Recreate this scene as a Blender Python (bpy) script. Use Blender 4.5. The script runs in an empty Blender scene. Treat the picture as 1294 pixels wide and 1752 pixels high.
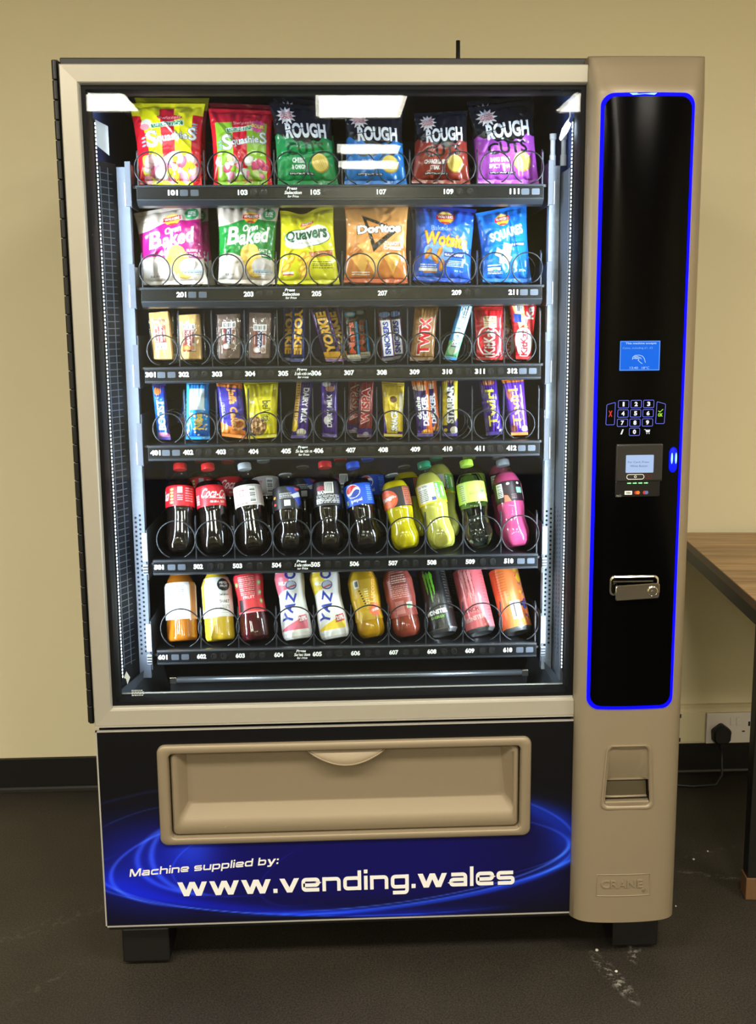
import bpy, bmesh, math, random
import numpy as np
from mathutils import Matrix, Vector

S = bpy.context.scene
COL = S.collection
rnd = random.Random(7)
PI = math.pi

# ------------------------------------------------------------------ camera
def cam_axes(pitch, yaw, roll):
    cy, sy, cp, sp = math.cos(yaw), math.sin(yaw), math.cos(pitch), math.sin(pitch)
    f = Vector((sy*cp, cy*cp, -sp)); r = Vector((cy, -sy, 0)); u = r.cross(f)
    cr, sr = math.cos(roll), math.sin(roll)
    return cr*r + sr*u, -sr*r + cr*u, f
r_, u_, f_ = cam_axes(0.16928, 0.04221, -0.0089)
cam = bpy.data.objects.new('camera', bpy.data.cameras.new('camera'))
COL.objects.link(cam)
cam.matrix_world = Matrix(((r_.x, u_.x, -f_.x, -0.1101), (r_.y, u_.y, -f_.y, -2.1279), (r_.z, u_.z, -f_.z, 1.3419), (0, 0, 0, 1)))
cam.data.sensor_width = 36.0
cam.data.lens = 36.0*1872.9/1752
cam.data.clip_start = 0.05
S.camera = cam

# ------------------------------------------------------------------ world, exposure
W = bpy.data.worlds.new('world'); S.world = W; W.use_nodes = True
W.node_tree.nodes['Background'].inputs[0].default_value = (1.0, .88, .66, 1)
W.node_tree.nodes['Background'].inputs[1].default_value = 0.02
S.view_settings.view_transform = 'Standard'
S.view_settings.look = 'None'
S.view_settings.gamma = 1
S.view_settings.use_curve_mapping = False
S.view_settings.exposure = 0.0
S.cycles.transparent_max_bounces = 40      # light crosses the glass, the bottles and the clear film
S.cycles.max_bounces = 10
PANEL_STRENGTH = 39.0          # ceiling light panels
LED_POWER = 6.1                # each strip inside the machine door
CEIL_Z = 2.62

# ------------------------------------------------------------------ materials
def lin(c):
    c = np.asarray(c, dtype=float)/255.0
    return np.where(c <= 0.04045, c/12.92, ((c+0.055)/1.055)**2.4)
MATS = {}
def mat(name, col=(128, 128, 128), rough=.5, metal=0., spec=.5, emit=None, estr=0., coat=0., vcol=False, trans=0., noise=0., nscale=40., bump=0., crinkle=False):
    if name in MATS: return MATS[name]
    m = bpy.data.materials.new(name); m.use_nodes = True; MATS[name] = m
    nt = m.node_tree; b = nt.nodes['Principled BSDF']
    L = lin(col)
    b.inputs['Base Color'].default_value = (*L, 1)
    b.inputs['Roughness'].default_value = rough
    b.inputs['Metallic'].default_value = metal
    b.inputs['Specular IOR Level'].default_value = spec
    if coat: b.inputs['Coat Weight'].default_value = coat; b.inputs['Coat Roughness'].default_value = .06
    if trans: b.inputs['Transmission Weight'].default_value = trans; b.inputs['IOR'].default_value = 1.33
    if emit is not None:
        b.inputs['Emission Color'].default_value = (*lin(emit), 1); b.inputs['Emission Strength'].default_value = estr
    if vcol:
        a = nt.nodes.new('ShaderNodeAttribute'); a.attribute_name = 'Col'
        nt.links.new(a.outputs['Color'], b.inputs['Base Color'])
    if noise or bump:
        tc = nt.nodes.new('ShaderNodeTexCoord'); n = nt.nodes.new('ShaderNodeTexNoise')
        n.inputs['Scale'].default_value = nscale; n.inputs['Detail'].default_value = 6
        nt.links.new(tc.outputs['Object'], n.inputs['Vector'])
        if noise:
            mx = nt.nodes.new('ShaderNodeMix'); mx.data_type = 'RGBA'
            mx.inputs['A'].default_value = (*(L*(1-noise)), 1); mx.inputs['B'].default_value = (*np.minimum(L*(1+noise), 1), 1)
            nt.links.new(n.outputs['Fac'], mx.inputs['Factor']); nt.links.new(mx.outputs['Result'], b.inputs['Base Color'])
        if bump:
            bp = nt.nodes.new('ShaderNodeBump'); bp.inputs['Strength'].default_value = min(bump, 1); bp.inputs['Distance'].default_value = .002*max(bump, 1)
            if crinkle: n.noise_type = 'RIDGED_MULTIFRACTAL'; n.inputs['Detail'].default_value = 2; n.inputs['Distortion'].default_value = .6; n.normalize = True
            nt.links.new(n.outputs['Fac'], bp.inputs['Height']); nt.links.new(bp.outputs['Normal'], b.inputs['Normal'])
    return m
def clear_mat(name, tint=(255, 255, 255), r0=.04, rough=0.0):
    """thin clear sheet: transparent, with a reflection that grows towards grazing angles"""
    m = bpy.data.materials.new(name); m.use_nodes = True; MATS[name] = m
    nt = m.node_tree; nt.nodes.clear()
    out = nt.nodes.new('ShaderNodeOutputMaterial'); mix = nt.nodes.new('ShaderNodeMixShader')
    t = nt.nodes.new('ShaderNodeBsdfTransparent'); g = nt.nodes.new('ShaderNodeBsdfGlossy')
    t.inputs['Color'].default_value = (*lin(tint), 1); g.inputs['Roughness'].default_value = rough
    lw = nt.nodes.new('ShaderNodeLayerWeight'); lw.inputs['Blend'].default_value = .5
    pw = nt.nodes.new('ShaderNodeMath'); pw.operation = 'POWER'; pw.inputs[1].default_value = 5
    ma = nt.nodes.new('ShaderNodeMath'); ma.operation = 'MULTIPLY_ADD'; ma.inputs[1].default_value = min(.7, r0*14); ma.inputs[2].default_value = r0; ma.use_clamp = True
    nt.links.new(lw.outputs['Facing'], pw.inputs[0]); nt.links.new(pw.outputs[0], ma.inputs[0]); nt.links.new(ma.outputs[0], mix.inputs[0])
    nt.links.new(t.outputs[0], mix.inputs[1]); nt.links.new(g.outputs[0], mix.inputs[2])
    nt.links.new(mix.outputs[0], out.inputs[0])
    return m

# ------------------------------------------------------------------ objects
def mk(name, V, F, m=None, parent=None, smooth=False, col=None, loc=None, kind=None, label=None):
    me = bpy.data.meshes.new(name)
    V = np.asarray(V, dtype=np.float32).reshape(-1, 3)
    if isinstance(F, np.ndarray):
        n, k = F.shape
        me.vertices.add(len(V)); me.vertices.foreach_set('co', V.ravel())
        me.loops.add(n*k); me.loops.foreach_set('vertex_index', F.astype(np.int32).ravel())
        me.polygons.add(n); me.polygons.foreach_set('loop_start', np.arange(0, n*k, k, dtype=np.int32))
        me.update(calc_edges=True)
    else:
        me.from_pydata(V.tolist(), [], F); me.update()
    if smooth: me.polygons.foreach_set('use_smooth', np.ones(len(me.polygons), dtype=bool))
    if col is not None:
        a = me.color_attributes.new('Col', 'FLOAT_COLOR', 'POINT')
        c = np.ones((len(V), 4), dtype=np.float32); c[:, :3] = lin(col)
        a.data.foreach_set('color', c.ravel())
    if m is not None: me.materials.append(m)
    o = bpy.data.objects.new(name, me); COL.objects.link(o)
    if parent is not None: o.parent = parent
    if loc is not None: o.location = loc
    if kind: o['kind'] = kind
    if label: o['label'] = label
    return o
def tag(o, label, cat, group=None):
    o['label'] = label; o['category'] = cat
    if group: o['group'] = group
    return o
def thing(name, label, cat, loc=(0, 0, 0), group=None, parent=None):
    o = bpy.data.objects.new(name, None); COL.objects.link(o); o.location = loc; o.empty_display_size = .05
    return tag(o, label, cat, group)
def part_empty(name, parent, loc=(0, 0, 0)):
    o = bpy.data.objects.new(name, None); COL.objects.link(o); o.parent = parent; o.location = loc; o.empty_display_size = .02
    return o
def copy_tree(o, parent=None):
    c = o.copy(); COL.objects.link(c); c.parent = parent
    for ch in list(o.children): copy_tree(ch, c)
    return c

class MB:
    def __init__(s): s.V = []; s.F = []
    def add(s, V, F, M=None):
        b = len(s.V)
        if M is not None: V = [tuple(M @ Vector(v)) for v in V]
        s.V += [tuple(v) for v in V]; s.F += [tuple(i+b for i in f) for f in F]; return s
    def box(s, x0, x1, y0, y1, z0, z1, M=None):
        V = [(x0, y0, z0), (x1, y0, z0), (x1, y1, z0), (x0, y1, z0), (x0, y0, z1), (x1, y0, z1), (x1, y1, z1), (x0, y1, z1)]
        return s.add(V, [(0, 3, 2, 1), (4, 5, 6, 7), (0, 1, 5, 4), (1, 2, 6, 5), (2, 3, 7, 6), (3, 0, 4, 7)], M)
    def loft(s, loops, cap0=False, cap1=True, M=None):
        n = len(loops[0]); V = [v for l in loops for v in l]; F = []
        for k in range(len(loops)-1):
            for i in range(n):
                j = (i+1) % n; F.append((k*n+i, k*n+j, (k+1)*n+j, (k+1)*n+i))
        if cap0: F.append(tuple(range(n))[::-1])
        if cap1: F.append(tuple((len(loops)-1)*n+i for i in range(n)))
        return s.add(V, F, M)
    def tube(s, P, r, n=8, cap=True):
        P = [Vector(p) for p in P]; loops = []
        t0 = (P[1]-P[0]).normalized(); a = t0.orthogonal().normalized()
        for i, p in enumerate(P):
            t = (P[min(i+1, len(P)-1)]-P[max(i-1, 0)]).normalized()
            a = (a - t*a.dot(t)).normalized(); b = t.cross(a)
            loops.append([tuple(p+(a*math.cos(q)+b*math.sin(q))*r) for q in [2*PI*k/n for k in range(n)]])
        return s.loft(loops, cap, cap)
    def lathe(s, prof, n=32, M=None, cap0=True, cap1=True):
        loops = [[(r*math.cos(2*PI*k/n), r*math.sin(2*PI*k/n), z) for k in range(n)] for r, z in prof]
        return s.loft(loops, cap0, cap1, M)
    def prism(s, pts, y0, y1, cap0=True):
        """closed outline of (x,z) pushed from y0 (front) to y1"""
        return s.loft([[(x, y1, z) for x, z in pts], [(x, y0, z) for x, z in pts]], cap0, True)
    def build(s, name, m, parent=None, smooth=False, bevel=0., seg=2, loc=None, kind=None, label=None, angle=None):
        o = mk(name, s.V, s.F, m, parent, smooth, loc=loc, kind=kind, label=label)
        bm = bmesh.new(); bm.from_mesh(o.data)
        bmesh.ops.recalc_face_normals(bm, faces=bm.faces)
        if bevel:
            es = [e for e in bm.edges if len(e.link_faces) == 2 and e.calc_face_angle(0) > .6]
            bmesh.ops.bevel(bm, geom=es, offset=bevel, segments=seg, profile=.5, affect='EDGES', clamp_overlap=True)
        if angle is not None:
            for f in bm.faces: f.smooth = True
            for e in bm.edges:
                if len(e.link_faces) == 2 and e.calc_face_angle(0) > angle: e.smooth = False
        bm.to_mesh(o.data); bm.free()
        return o
def box(name, x0, x1, y0, y1, z0, z1, m, parent=None, bevel=0., **k):
    return MB().box(x0, x1, y0, y1, z0, z1).build(name, m, parent, bevel=bevel, **k)
def rrect(x0, x1, z0, z1, r, n=6):
    out = []
    for cx, cz, a0 in ((x1-r, z1-r, 0), (x0+r, z1-r, 90), (x0+r, z0+r, 180), (x1-r, z0+r, 270)):
        for k in range(n+1):
            a = math.radians(a0+90*k/n); out.append((cx+r*math.cos(a), cz+r*math.sin(a)))
    return out
def rloop(x0, x1, z0, z1, r, y, n=6): return [(x, y, z) for x, z in rrect(x0, x1, z0, z1, r, n)]

# ------------------------------------------------------------------ lettering
_T = {}
def glyphs(s, bold=0.0):
    k = (s, bold)
    if k not in _T:
        c = bpy.data.curves.new('t', 'FONT'); c.body = s; c.offset = bold; c.resolution_u = 3
        o = bpy.data.objects.new('t', c); COL.objects.link(o)
        me = bpy.data.meshes.new_from_object(o.evaluated_get(bpy.context.evaluated_depsgraph_get()))
        me.calc_loop_triangles()
        V = np.array([v.co[:2] for v in me.vertices]); T = np.array([t.vertices[:] for t in me.loop_triangles])
        bpy.data.objects.remove(o); bpy.data.curves.remove(c); bpy.data.meshes.remove(me)
        lo, hi = V.min(0), V.max(0)
        _T[k] = ((V-lo)/(hi-lo), T, (hi-lo))
    return _T[k]
def text_pts(s, w, h, bold=0.0, rot=0.0, shear=0.0):
    """centred 2D triangles of a line of lettering that is w wide and h high"""
    V, T, e = glyphs(s, bold)
    if w is None: w = h*e[0]/e[1]
    P = (V-.5)*np.array([w, h])
    P[:, 0] += shear*P[:, 1]
    a = math.radians(rot); c, q = math.cos(a), math.sin(a)
    return P @ np.array([[c, q], [-q, c]]), T
def text_obj(name, s, x, y, z, w, h, m, parent, bold=0.0, rot=0.0, shear=0.0, surf=None, label=None):
    """flat lettering facing -Y; surf(x, z) gives the y of a curved face"""
    P, T = text_pts(s, w, h, bold, rot, shear)
    X = P[:, 0]+x; Z = P[:, 1]+z
    Y = np.full(len(P), y) if surf is None else np.array([surf(a, b)+y for a, b in zip(X, Z)])
    return mk(name, np.stack([X, Y, Z], 1), T, m, parent, label=label)

class Canvas:
    """a printed sheet: colours on a regular grid, u and v run 0..1, W and H in metres"""
    def __init__(s, nu, nv, W, H, base):
        s.nu, s.nv, s.W, s.H = nu, nv, W, H
        s.U, s.V = np.meshgrid(np.linspace(0, 1, nu), np.linspace(0, 1, nv))
        s.C = np.empty((nv, nu, 3)); s.C[:] = base
    def m(s, mask, col, a=1.0):
        col = np.asarray(col, float); s.C[mask] = s.C[mask]*(1-a)+col*a; return s
    def rect(s, x0, x1, y0, y1, col, a=1.): return s.m((s.U >= x0) & (s.U <= x1) & (s.V >= y0) & (s.V <= y1), col, a)
    def ell(s, cx, cy, rx, ry, col, rot=0., a=1.):
        dx = (s.U-cx)*s.W; dy = (s.V-cy)*s.H; t = math.radians(rot)
        p = (dx*math.cos(t)+dy*math.sin(t))/(rx*s.W); q = (-dx*math.sin(t)+dy*math.cos(t))/(ry*s.H)
        return s.m(p*p+q*q <= 1, col, a)
    def poly(s, pts, col, a=1.):
        ins = np.zeros(s.U.shape, bool); n = len(pts)
        for i in range(n):
            (x0, y0), (x1, y1) = pts[i], pts[(i+1) % n]
            if y0 == y1: continue
            ins ^= ((y0 > s.V) != (y1 > s.V)) & (s.U < (x1-x0)*(s.V-y0)/(y1-y0)+x0)
        return s.m(ins, col, a)
    def burst(s, cx, cy, r, col, n=12, k=.6):
        pts = []
        for i in range(2*n):
            q = r*(1 if i % 2 == 0 else k); t = PI*i/n
            pts.append((cx+q*math.cos(t), cy+q*math.sin(t)*s.W/s.H))
        return s.poly(pts, col)
    def below(s, f, col, lo=None):
        k = s.V <= f(s.U)
        if lo is not None: k &= s.V >= lo(s.U)
        return s.m(k, col)
    def text(s, t, cx, cy, w, h, col, bold=0.02, rot=0, shear=0.0, a=1.):
        q = abs(abs(rot)-90) < 45
        L, hh = (w*s.H, h*s.W) if q else (w*s.W, h*s.H)
        P, T = text_pts(t, L, hh, bold, rot, shear)
        P = (P/np.array([s.W, s.H])+np.array([cx, cy]))*np.array([s.nu-1, s.nv-1])
        mask = np.zeros(s.U.shape, bool)
        A, B, D = P[T[:, 0]], P[T[:, 1]], P[T[:, 2]]
        lo = np.floor(np.minimum(np.minimum(A, B), D)).astype(int); hi = np.ceil(np.maximum(np.maximum(A, B), D)).astype(int)
        for i in range(len(T)):
            x0, y0 = max(lo[i, 0], 0), max(lo[i, 1], 0); x1, y1 = min(hi[i, 0], s.nu-1), min(hi[i, 1], s.nv-1)
            if x1 < x0 or y1 < y0: continue
            X = np.arange(x0, x1+1)[None, :]; Y = np.arange(y0, y1+1)[:, None]
            a0, b0, d0 = A[i], B[i], D[i]
            e1 = (b0[0]-a0[0])*(Y-a0[1])-(b0[1]-a0[1])*(X-a0[0])
            e2 = (d0[0]-b0[0])*(Y-b0[1])-(d0[1]-b0[1])*(X-b0[0])
            e3 = (a0[0]-d0[0])*(Y-d0[1])-(a0[1]-d0[1])*(X-d0[0])
            mask[y0:y1+1, x0:x1+1] |= ((e1 >= -.01) & (e2 >= -.01) & (e3 >= -.01)) | ((e1 <= .01) & (e2 <= .01) & (e3 <= .01))
        return s.m(mask, col, a)
    def outlined(s, t, cx, cy, w, h, col, edge, bold=.02, grow=.05, **k):
        gw = 1+grow*h*s.H/(w*s.W) if abs(k.get('rot', 0)) < 45 else 1.02
        s.text(t, cx, cy, w*gw+.02, h*(1+2*grow), edge, bold+grow, **k); return s.text(t, cx, cy, w, h, col, bold, **k)
    def lines(s, x0, x1, y0, y1, n, col, seed=0, a=1.):
        """rows of small print"""
        r = random.Random(seed)
        for i in range(n):
            y = y1-(y1-y0)*(i+.5)/n; x = x0
            while x < x1:
                L = (x1-x0)*r.uniform(.05, .2); s.rect(x, min(x+L, x1), y-(y1-y0)*.22/n, y+(y1-y0)*.22/n, col, a); x += L+(x1-x0)*.03
        return s
    def bars(s, x0, x1, y0, y1, vert=True, seed=1):
        s.rect(x0, x1, y0, y1, (238, 238, 235)); r = random.Random(seed)
        a0, a1 = (x0, x1) if vert else (y0, y1); e = (a1-a0)*.08; t = a0+e
        while t < a1-e:
            w = (a1-a0)*r.choice([.025, .045, .06])
            if vert: s.rect(t, min(t+w, a1-e), y0+(y1-y0)*.12, y1-(y1-y0)*.1, (50, 50, 55))
            else: s.rect(x0+(x1-x0)*.12, x1-(x1-x0)*.1, t, min(t+w, a1-e), (50, 50, 55))
            t += w+(a1-a0)*r.choice([.03, .05])
        return s
# ------------------------------------------------------------------ the room
BACK_Y = 0.958
def struct(o): o['kind'] = 'structure'; return o
wall_m = mat('wall_paint', (224, 215, 180), rough=.75, spec=.25, noise=.02, nscale=3, bump=.05)
XL, XR, YF = -3.4, 3.0, -7.6
struct(box('wall_back', XL, XR, BACK_Y, BACK_Y+.12, 0, CEIL_Z, wall_m))
struct(box('wall_left', XL-.12, XL, YF, BACK_Y+.12, 0, CEIL_Z, wall_m))
struct(box('wall_right', XR, XR+.12, YF, BACK_Y+.12, 0, CEIL_Z, wall_m))
struct(box('wall_front', XL, XR, YF-.12, YF, 0, CEIL_Z, wall_m))
struct(box('ceiling', XL, XR, YF, BACK_Y, CEIL_Z, CEIL_Z+.1, mat('ceiling_tile', (225, 220, 205), rough=.9, spec=.1)))
skirt_m = mat('black_vinyl_skirting', (22, 21, 20), rough=.35, spec=.4)
for nm, c in (('baseboard_left', (XL, -.2)), ('baseboard_right', (-.2, XR))):
    mb = MB().loft([[(x, y, z) for y, z in ((BACK_Y, .1), (BACK_Y-.009, .098), (BACK_Y-.010, .012), (BACK_Y-.012, .006), (BACK_Y-.018, .0005), (BACK_Y, .0005))] for x in c], True, True)
    struct(mb.build(nm, skirt_m))

fm = bpy.data.materials.new('speckled_floor'); fm.use_nodes = True
nt = fm.node_tree; b = nt.nodes['Principled BSDF']; N = nt.nodes.new; Lk = nt.links.new
tc = N('ShaderNodeTexCoord')
def node_noise(scale, detail=4, rough=.6):
    n = N('ShaderNodeTexNoise'); n.inputs['Scale'].default_value = scale; n.inputs['Detail'].default_value = detail; n.inputs['Roughness'].default_value = rough
    Lk(tc.outputs['Object'], n.inputs['Vector']); return n.outputs['Fac']
def ramp(src, p0, c0, p1, c1):
    r = N('ShaderNodeValToRGB'); r.color_ramp.elements[0].position = p0; r.color_ramp.elements[1].position = p1
    r.color_ramp.elements[0].color = (*c0, 1); r.color_ramp.elements[1].color = (*c1, 1); Lk(src, r.inputs['Fac']); return r.outputs['Color']
def mixc(f, a, c):
    m = N('ShaderNodeMix'); m.data_type = 'RGBA'
    if isinstance(f, float): m.inputs['Factor'].default_value = f
    else: Lk(f, m.inputs['Factor'])
    for s, k in ((a, 'A'), (c, 'B')):
        if isinstance(s, tuple): m.inputs[k].default_value = s
        else: Lk(s, m.inputs[k])
    return m.outputs['Result']
def mth(op, a, c):
    m = N('ShaderNodeMath'); m.operation = op; m.use_clamp = op in ('MULTIPLY', 'SUBTRACT')
    for i, s in enumerate((a, c)):
        if isinstance(s, (int, float)): m.inputs[i].default_value = s
        else: Lk(s, m.inputs[i])
    return m.outputs[0]
base = ramp(node_noise(260, 3, .8), .38, (.014, .012, .009), .68, (.060, .051, .039))
big = ramp(node_noise(2.2, 4), .3, (.72, .72, .72), .75, (1.2, 1.2, 1.15))
mm = N('ShaderNodeMix'); mm.data_type = 'RGBA'; mm.blend_type = 'MULTIPLY'; mm.inputs['Factor'].default_value = 1
Lk(base, mm.inputs['A']); Lk(big, mm.inputs['B']); cur = mm.outputs['Result']
sep = N('ShaderNodeSeparateXYZ'); Lk(tc.outputs['Object'], sep.inputs[0])
scr = ramp(node_noise(55, 6, .75), .50, (0, 0, 0), .66, (1, 1, 1))
for cx, cy, rx, ry, rot, k in ((.46, -.07, .022, .11, .25, .9), (.53, .03, .016, .07, -.35, .8), (.83, .33, .16, .012, -.35, .3), (.83, .45, .12, .02, .3, .12), (-.78, .2, .30, .03, .6, .10), (-.74, -.05, .2, .012, .9, .10)):
    dx = mth('ADD', sep.outputs[0], -cx); dy = mth('ADD', sep.outputs[1], -cy)
    def lc(a, c):
        m1 = N('ShaderNodeMath'); m1.operation = 'MULTIPLY'; Lk(dx, m1.inputs[0]); m1.inputs[1].default_value = a
        m2 = N('ShaderNodeMath'); m2.operation = 'MULTIPLY_ADD'; Lk(dy, m2.inputs[0]); m2.inputs[1].default_value = c; Lk(m1.outputs[0], m2.inputs[2])
        m3 = N('ShaderNodeMath'); m3.operation = 'POWER'; Lk(m2.outputs[0], m3.inputs[0]); m3.inputs[1].default_value = 2; return m3.outputs[0]
    d = mth('ADD', lc(math.cos(rot)/rx, math.sin(rot)/rx), lc(-math.sin(rot)/ry, math.cos(rot)/ry))
    f = mth('MULTIPLY', mth('MULTIPLY', mth('SUBTRACT', 1.0, d), scr), k)
    cur = mixc(f, cur, (.42, .40, .35, 1))
Lk(cur, b.inputs['Base Color']); b.inputs['Roughness'].default_value = .55; b.inputs['Specular IOR Level'].default_value = .35
bp = N('ShaderNodeBump'); bp.inputs['Strength'].default_value = .25; bp.inputs['Distance'].default_value = .001
Lk(node_noise(420, 2), bp.inputs['Height']); Lk(bp.outputs[0], b.inputs['Normal'])
struct(box('floor', XL, XR, YF, BACK_Y+.12, -.05, 0, fm))

# ceiling lights: some mirror in the machine's glass, the unseen others are added for brightness
pan_m = mat('light_diffuser', (255, 250, 240), rough=.5, emit=(255, 247, 232), estr=PANEL_STRENGTH)
frm_m = mat('light_frame', (230, 228, 220), rough=.4)
def ceiling_light(x, y, sx, sy, lab):
    t = thing('ceiling_light', lab, 'ceiling light', (x, y, CEIL_Z), 'ceiling light panels')
    MB().loft([rl for rl in [[(a, b_, z) for a, b_ in rrect(-sx/2-o, sx/2+o, -sy/2-o, sy/2+o, .004, 2)] for o, z in ((.03, -.001), (.03, -.012), (.0, -.012), (.0, -.004))]], False, False).build('frame', frm_m, t)
    mk('diffuser', [(-sx/2, -sy/2, -.005), (-sx/2, sy/2, -.005), (sx/2, sy/2, -.005), (sx/2, -sy/2, -.005)], [(0, 1, 2, 3)], pan_m, t)
for x, y, sx, sy, lab in (
    (-1.50, -4.50, .56, .52, 'white ceiling light panel mirrored over the yellow sweets bag in the glass'), (.10, -4.63, .50, .68, 'long white ceiling light panel mirrored over the blue ridged crisp packet'),
    (.21, -6.22, .43, .43, 'small ceiling light panel mirrored as upper short bar on the blue packet'), (.24, -7.03, .45, .43, 'small ceiling light panel by the far wall, mirrored as the lower short bar'),
    (-2.4, -1.75, .58, .58, 'added unseen ceiling light panel before the machine, next to the left wall'), (-.95, -1.75, .58, .58, 'added unseen ceiling light panel before the machine, second from the left wall'),
    (.5, -1.75, .58, .58, 'added unseen ceiling light panel before the machine, in front of its control column'), (1.95, -1.75, .58, .58, 'added unseen ceiling light panel before the machine, next to the right wall'),
    (-2.8, -4.5, .58, .58, 'added unseen ceiling light panel of the middle row, beside the left wall'), (1.6, -4.5, .58, .58, 'added unseen ceiling light panel of the middle row, on the side of the wooden table')):
    ceiling_light(x, y, sx, sy, lab)

# ------------------------------------------------------------------ the vending machine
silver = mat('silver_paint', (145, 131, 107), rough=.42, metal=.25, spec=.5, noise=.02, nscale=300)
alu = mat('brushed_aluminium', (180, 175, 160), rough=.38, metal=.35)
alu_edge = mat('bright_aluminium_edge', (225, 222, 212), rough=.25, metal=.6)
black = mat('black_plastic', (14, 14, 15), rough=.4)
gloss_black = mat('gloss_black_panel', (2, 2, 3), rough=.14, spec=.10)
cab_m = mat('black_cabinet_steel', (16, 15, 14), rough=.45)
liner_m = mat('dark_liner', (62, 84, 142), rough=.45, noise=.15, nscale=8)
galv = mat('galvanised_steel', (150, 160, 178), rough=.42, metal=.2, noise=.35, nscale=110)
chrome = mat('chrome', (205, 200, 190), rough=.14, metal=1.)
tray_m = mat('tray_black_steel', (24, 26, 31), rough=.35, spec=.5)
lip_m = mat('tray_lip_extrusion', (40, 43, 48), rough=.28, spec=.6)
strip_m = mat('label_strip_gloss', (16, 17, 19), rough=.2, spec=.6)
wire_m = mat('coil_wire', (52, 54, 58), rough=.3, metal=.7)
white_print = mat('white_print', (238, 238, 236), rough=.5)
grey_btn = mat('grey_button', (70, 75, 84), rough=.3, spec=.6)
dark_btn = mat('dark_button', (30, 31, 34), rough=.25, spec=.6)
div_m = mat('divider_plastic', (46, 50, 58), rough=.3, spec=.6)
brk_m = mat('grey_bracket', (52, 57, 68), rough=.45)
wplas = mat('white_plastic', (205, 210, 218), rough=.4); flange_w = mat('pale_flange', (136, 142, 154), rough=.45)

VM = thing('vending_machine', 'tall black and silver snack and drinks vending machine with glass front standing against the wall', 'vending machine', (0, 0, 0))
# cabinet shell
box('cabinet_side', -.601, -.572, .055, .90, .105, 1.83, cab_m, VM, bevel=.003)
box('cabinet_side', .385, .597, .055, .90, .105, 1.83, cab_m, VM, bevel=.003)
box('cabinet_top', -.601, .597, .03, .90, 1.818, 1.834, cab_m, VM, bevel=.002)
box('cabinet_back', -.572, .385, .87, .90, .105, 1.818, cab_m, VM)
box('cabinet_base', -.596, .597, .03, .90, .085, .105, cab_m, VM)
MB().tube([(.17, .3, 1.834), (.17, .3, 1.93)], .0045, 8).build('antenna', black, VM, smooth=True)
for x, y in ((-.521, .085), (.531, .085), (-.521, .80), (.531, .80)):
    f = box('foot', x-.05, x+.05, y-.055, y+.055, .008, .086, cab_m, VM, bevel=.004)
    MB().lathe([(.022, .0004), (.022, .006), (.012, .008)], 20, Matrix.Translation((x, y-.02, 0))).build('levelling_pad', black, f)
# hinge up the left edge
hg = box('hinge', -.609, -.601, .012, .05, .55, 1.826, black, VM)
for k in range(36):
    z = .555+k*.0353
    MB().lathe([(.0045, 0), (.005, .001), (.005, .0325), (.0045, .0335)], 10, Matrix.Translation((-.606, .008, z))).build('knuckle', black, hg, smooth=False)
# door frame, four mitred rails
def rail(a, b_, name='door_rail'):
    """a, b_: outer and inner segment ((x,z),(x,z))"""
    (p0, p1), (q0, q1) = a, b_
    V = []
    for (ox, oz), (ix, iz) in ((p0, q0), (p1, q1)):
        def L(t, y): return (ox+(ix-ox)*t, y, oz+(iz-oz)*t)
        V.append([L(0, .05), L(0, .003), L(.06, 0), L(.88, .0015), L(.94, .004), L(1, .011), L(1, .05)])
    return MB().loft(V, True, True).build(name, alu, VM)
O0, O1, I0, I1 = (-.597, 1.817), (.3785, 1.817), (-.561, 1.7815), (.3785, 1.7815)
B0, B1, J0, J1 = (-.597, .547), (.3785, .547), (-.561, .5835), (.3785, .5835)
rail((O0, O1), (I0, I1)); rail((B0, B1), (J0, J1)); rail((O0, B0), (I0, J0))
box('rail_edge_glint', -.561, .378, .0095, .013, .5835, .5865, alu_edge, VM)  # brighter strips stand in for the highlights on the rail's bevels
box('rail_edge_glint', -.597, .378, -.0012, .004, .5455, .5480, alu_edge, VM)
# gasket ring behind the glass
gk = MB()
gk.loft([[(x, y, z) for x, z in ((x0, z0), (x1, z0), (x1, z1), (x0, z1))] for x0, x1, z0, z1, y in ((-.5605, .378, .584, 1.781, .012), (-.5605, .378, .584, 1.781, .05), (-.549, .3655, .598, 1.770, .05), (-.549, .3655, .598, 1.770, .030), (-.553, .3695, .594, 1.774, .012), (-.5605, .378, .584, 1.781, .012))], False, False)
gk.build('glass_gasket', mat('gasket_rubber', (8, 8, 10), rough=.6, spec=.2), VM)
glass_m = clear_mat('door_glass', (250, 252, 252), .013)
g1 = box('glass_pane', -.5595, .3775, .0135, .0165, .5845, 1.7805, glass_m, VM)
g2 = box('glass_pane', -.468, .468, -.0015, .0015, -.597, .597, glass_m, VM)
g2.location = (-.091, .0235, 1.1825); g2.rotation_euler = (math.radians(.06), 0, math.radians(.13))
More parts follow.
